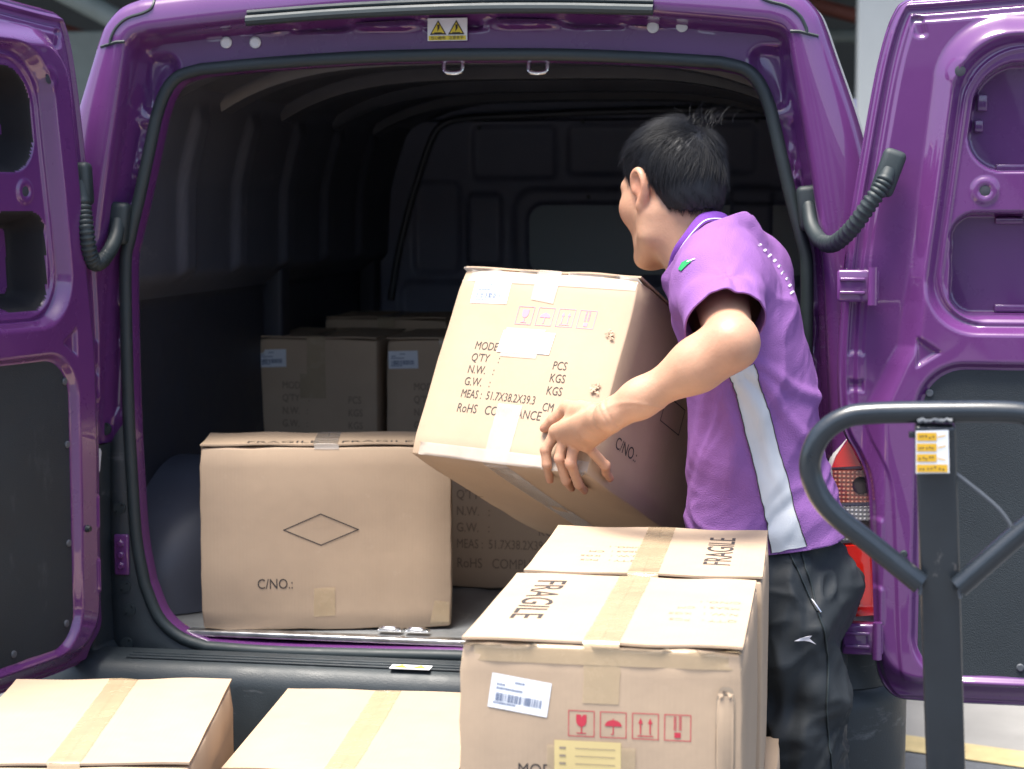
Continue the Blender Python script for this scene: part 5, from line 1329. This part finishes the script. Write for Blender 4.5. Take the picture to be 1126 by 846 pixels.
# collar: folded band round the neck
def collar():
    I_ = resample(spline([(799, 236), (792, 232), (781, 231), (767, 236), (751, 257), (739, 275), (729, 308)], 10), 48)
    O_ = resample(spline([(805, 250), (799, 245), (779, 245), (765, 256), (751, 274), (743, 290), (736, 309)], 10), 48)
    t = np.linspace(0, 1, 48); base = DM - .02 + .05 * t; near = .072 * np.sin(np.pi * t) ** .7
    a = np.array([P(x, y, b_ - n * .92) for (x, y), b_, n in zip(I_, base, near)]); c = np.array([P(x, y, b_ - n * 1.12) for (x, y), b_, n in zip(O_, base, near)])
    ax = np.array([(c - a).mean(0)])[0]; cc = (a[0] + a[-1]) / 2
    inn = a + (cc - a) * .06 - _Z * .018
    rows = np.array([inn, a, a * .62 + c * .38 + (a - cc) * .03, c])
    o = obj('collar', rows.reshape(-1, 3), grid_faces(4, 48), 'shirtdark', man, True, True)
    m = o.modifiers.new('t', 'SOLIDIFY'); m.thickness = .003; m.offset = 0
    s2 = o.modifiers.new('s', 'SUBSURF'); s2.levels = s2.render_levels = 2
    b = MB(); q = a * .20 + c * .80 + (a - cc) * .022; b.tube(q, .0013, 6); b.build('collar_stripe', 'piping', o, True, True)
    # far half of the band
    far = np.array([P(x, y, b_ + n * .95) for (x, y), b_, n in zip(I_ + np.array([4, 6]), base, near)]); fo = far + (c - a) * .8
    o2 = obj('collar', np.array([far, fo]).reshape(-1, 3), grid_faces(2, 48), 'shirtdark', man, True, True); m = o2.modifiers.new('t', 'SOLIDIFY'); m.thickness = .003
collar()

# ---- trousers
xs = axis(-.42, .26, [(-.5, .3)], .007, .006); ys = axis(2.98, 3.82, [(2.8, 3.85)], .007, .006); zs = axis(.05, 1.0, [(.0, 1.0)], .008, .006)
G = Field(xs, ys, zs)
zk = [P(0, y, DM)[2] for y in (585, 610, 640, 672, 705)]; cs = [P((a + c) / 2, y, DM) for a, c, y in ((768, 930, 585), (766, 936, 610), (768, 940, 640), (772, 938, 672), (790, 922, 705))]
G.loft(zk, cs, [.112, .114, .116, .114, .10], [.148, .152, .155, .155, .150], fB, .03)
for h_, k2, a_ in ((hipL, kneeL, ankL), (hipR, kneeR, ankR)):
    G.cone(h_ - _Z * .02, k2, .094, .084, .05); G.cone(k2, a_ + _Z * .02, .084, .070, .03)
for q, r_ in (((912, 648, -.02), .062), ((905, 650, .10), .062)): G.ell(P(q[0], q[1], DM + q[2]), (r_, r_, .075), np.eye(3), .05)
Vt, Ft = G.mesh(); Vt = relax(Vt, Ft, 4); Nt = vnormals(Vt, Ft)
rel = Vt - cs[2]; u_ = rel @ fB; v_ = rel @ lB; z_ = Vt[:, 2]
d_ = .006 * np.sin(30 * (z_ * .7 + u_ * 1.1) + 2.4 * np.sin(9 * z_ + 4 * u_)) * (1 - sm(.80, .93, z_)) + .006 * np.sin(60 * (z_ * .9 - u_ * .8) + 2 * np.sin(14 * u_)) * ridge(z_ - .66, .09)
d_ += .007 * ridge(u_ + .055 - (.86 - z_) * .12 + .008 * np.sin(22 * z_), .012) * (v_ > 0) * (1 - sm(.82, .9, z_)) - .006 * ridge(u_ + .082 - (.86 - z_) * .10, .012) * (v_ > 0) * (1 - sm(.8, .88, z_))
dgt = fB * .35 - _Z * .93; dgt2 = fB * .93 + _Z * .35
d_ += .011 * folds(Vt, [lB, dgt2, dgt], (14, 26, 6), 5.3) * (1 - sm(.86, .93, z_)) + .006 * folds(Vt, [lB, _Z * .9 + fB * .4, fB * .9 - _Z * .4], (14, 30, 9), 1.3)
Vt = Vt + Nt * (d_ - .008)[:, None]
Vt, Ft = cut(Vt, Ft, [(P(860, 588, DM), (0, 0, 1), lambda c: c[2] > .7), ((0, 0, .10), (0, 0, -1), lambda c: c[2] < .2)])
tr = obj('trousers', Vt, Ft, 'pants', man, True, True)
bvh = BVHTree.FromPolygons([tuple(v) for v in Vt], Ft)
shirt_keep, shirt = shirt, tr
def seam(pts, r_, m, name):
    q = [hit(x, y, .002) for x, y in resample(spline(pts, 8), 50)]; q = [p for p in q if p is not None]; b = MB(); b.tube(q, r_, 6); b.build(name, m, tr, True, True)
seam([(868, 609), (878, 630), (889, 655), (898, 672)], .0016, 'rubber', 'pocket_seam'); seam([(881, 608), (886, 626), (893, 648), (898, 672)], .0016, 'rubber', 'pocket_seam')
seam([(899, 674), (907, 700), (910, 740), (909, 790), (915, 850)], .0018, 'rubber', 'side_seam')
q = [hit(x, y, .004) for x, y in ((892, 660), (895, 665), (901, 674), (899, 674))]; b = MB(); b.tube([q[0], q[1], q[2]], [.0015, .0032, .0022], 8); b.build('zip_pull', 'steel', tr, True, True)
mk = [(873, 705), (880, 701.5), (887, 699.5), (893, 698.5), (890, 702), (897, 708.5), (890, 705.5), (884, 704.5), (878, 704.8)]
q = [hit(x, y, .0016) for x, y in mk]; obj('thigh_mark', q, [tuple(range(len(q)))], 'piping', tr, False, True)
for a_, side in ((ankL, 1), (ankR, -1)):
    xs = axis(a_[0] - .26, a_[0] + .16, [(-9, 9)], .006, .006); ys = axis(a_[1] - .15, a_[1] + .18, [(-9, 9)], .006, .006); zs = axis(-.02, .16, [(-9, 9)], .006, .006)
    g = Field(xs, ys, zs); c0 = np.array([a_[0], a_[1], .05])
    g.ell(c0 - fB * .02, (.06, .045, .05), np.stack([fB, lB, _Z], 1), .03); g.ell(c0 + fB * .10 - _Z * .008, (.10, .05, .040), np.stack([fB, lB, _Z], 1), .03); g.cone(c0, c0 + _Z * .06, .046, .048, .03)
    g.put(lambda x, y, z: z - .004 + 0 * x + 0 * y, [xs[0], ys[0], -.02], [xs[-1], ys[-1], .004], .003, 's')
    v, f = g.mesh(); obj('shoe', v, f, 'shoe', man, True, True)

# ---- hair: a cap following the skull plus combed strands
xs = axis(HC[0] - .15, HC[0] + .15, [(-9, 9)], .004, .0032); ys = axis(HC[1] - .15, HC[1] + .15, [(-9, 9)], .004, .0032); zs = axis(HC[2] - .13, HC[2] + .14, [(-9, 9)], .004, .0032)
Hf = Field(xs, ys, zs)
Hf.ell(hp(-.010, 0, .032), (.0955, .079, .083), HM, .02); Hf.ell(hp(-.056, 0, -.008), (.049, .063, .062), HM, .03); Hf.ell(hp(-.052, 0, -.042), (.042, .050, .040), HM, .03)
Vh, Fh = Hf.mesh(); Vh = relax(Vh, Fh, 3)
def hl(v): return (np.asarray(v) - HC) @ HM
L3 = hl(Vh)
def hairline(f, l, u):
    """negative below the hairline: nape, round the ear, temple, forehead"""
    al = np.abs(l)
    ub = np.interp(f, [-.12, -.075, -.045, -.030, -.018, .0, .012, .022, .030, .055, .075, .10], [-.062, -.066, -.058, -.036, .006, .027, .020, -.010, -.004, .026, .052, .062])
    return u - ub + .0035 * np.sin(f * 310 + u * 130) * np.sin(l * 170 + f * 90)
keep = hairline(*L3.T) > 0
Lb = (Vb - HC) @ HM; sv_ = sm(-.016, .006, hairline(*Lb.T)) * (np.linalg.norm(Lb, axis=1) < .16) * (np.abs(Lb[:, 1]) < .0795) * (Lb[:, 2] > -.085)
body_o.data.attributes['stubble'].data.foreach_set('value', sv_.astype(np.float32))
Nh = vnormals(Vh, Fh)
Vh = Vh + Nh * (.0006 * np.sin(L3[:, 1] * 160 + L3[:, 0] * 90 + 3 * np.sin(L3[:, 2] * 60)) * np.sin(L3[:, 0] * 110 - L3[:, 2] * 70))[:, None]
f = [q for q in Fh if keep[q].all()]; used = sorted({i for q in f for i in q}); mp = {q: i for i, q in enumerate(used)}
hair = obj('hair', Vh[used], [[mp[i] for i in q] for q in f], 'hair', man, True, True)
sm_ = hair.modifiers.new('t', 'SOLIDIFY'); sm_.thickness = .004; sm_.offset = -1
crown = hl(hp(-.062, -.012, .105))
SV = []; SF = []
ki = np.where(keep)[0]; pick = RNG.choice(ki, 13000)
for i in pick:
    p = hl(Vh[i]); n = HM.T @ Nh[i]; d = p - crown; dist = np.linalg.norm(d); d = d - n * (d @ n)
    d /= np.linalg.norm(d) + 1e-9
    fwd = np.array([1, .15, 0]) - n * n[0]; wgt = sm(.02, .09, p[2]) * .55; d = d * (1 - wgt) + fwd * wgt
    d += RNG.normal(0, .16, 3) + .25 * np.sin(p[[1, 2, 0]] * 60 + np.array([0, 1, 2])); d -= n * (d @ n); d /= np.linalg.norm(d) + 1e-9
    Ls = RNG.uniform(.018, .042) * (1 if p[2] > .0 else .5); up_ = RNG.uniform(.05, .38) * (1.0 if p[2] > .0 else .45)
    near = dist < .035
    if p[2] > .07: Ls *= 1.3; up_ *= 1.9
    if near and RNG.random() < .4: up_ = RNG.uniform(.6, 1.5); Ls = RNG.uniform(.02, .045)
    elif RNG.random() < .03: up_ = RNG.uniform(.3, .7)
    c = p - n * .002; v_ = d + n * up_; v_ /= np.linalg.norm(v_); pts = [c]; st = 6
    for s__ in range(st):
        c = c + v_ * Ls / st; pts.append(c); v_ = v_ - n * .09 * up_ * 2.2 + np.array([0, 0, -.05]) ; v_ /= np.linalg.norm(v_)
    if hairline(*pts[-1]) < -RNG.uniform(.002, .014) and not near: continue
    w0 = np.cross(v_, n); w0 /= np.linalg.norm(w0) + 1e-9; rw = RNG.uniform(.0003, .0007) if up_ < .5 else .0003; base = len(SV)
    for k, q in enumerate(pts):
        t = k / st; r_ = rw * (1 - t * .85); SV += [hp(*(q - w0 * r_)), hp(*(q + n * r_ * .8)), hp(*(q + w0 * r_))]
    for k in range(st):
        for a, c2 in ((0, 1), (1, 2), (2, 0)): SF.append((base + k * 3 + a, base + k * 3 + c2, base + k * 3 + 3 + c2, base + k * 3 + 3 + a))
# cowlick: a few long stray curls standing off the crown
for k in range(130):
    c = crown + np.array([RNG.normal(.014, .026), RNG.normal(-.006, .026), -.005]); v_ = np.array([-.25 + RNG.normal(0, .35), -.35 + RNG.normal(0, .35), .9]); v_ /= np.linalg.norm(v_); pts = [c]; cu = RNG.normal(0, .16); Ls = RNG.uniform(.03, .075); st = 9
    bend = np.array([-.10 + RNG.normal(0, .12), -.16 + RNG.normal(0, .12), -.16])
    for s__ in range(st): c = c + v_ * Ls / st; pts.append(c); v_ = v_ + bend; v_ /= np.linalg.norm(v_)
    w0 = np.array([0, 1, 0.]); base = len(SV); rw = .0006
    for j, q in enumerate(pts): r_ = rw * (1 - j / st * .8); SV += [hp(*(q - w0 * r_)), hp(*(q + np.array([r_, 0, 0]))), hp(*(q + w0 * r_))]
    for j in range(st):
        for a, c2 in ((0, 1), (1, 2), (2, 0)): SF.append((base + j * 3 + a, base + j * 3 + c2, base + j * 3 + 3 + c2, base + j * 3 + 3 + a))
obj('hair_strands', SV, SF, 'hair', hair, True, True)
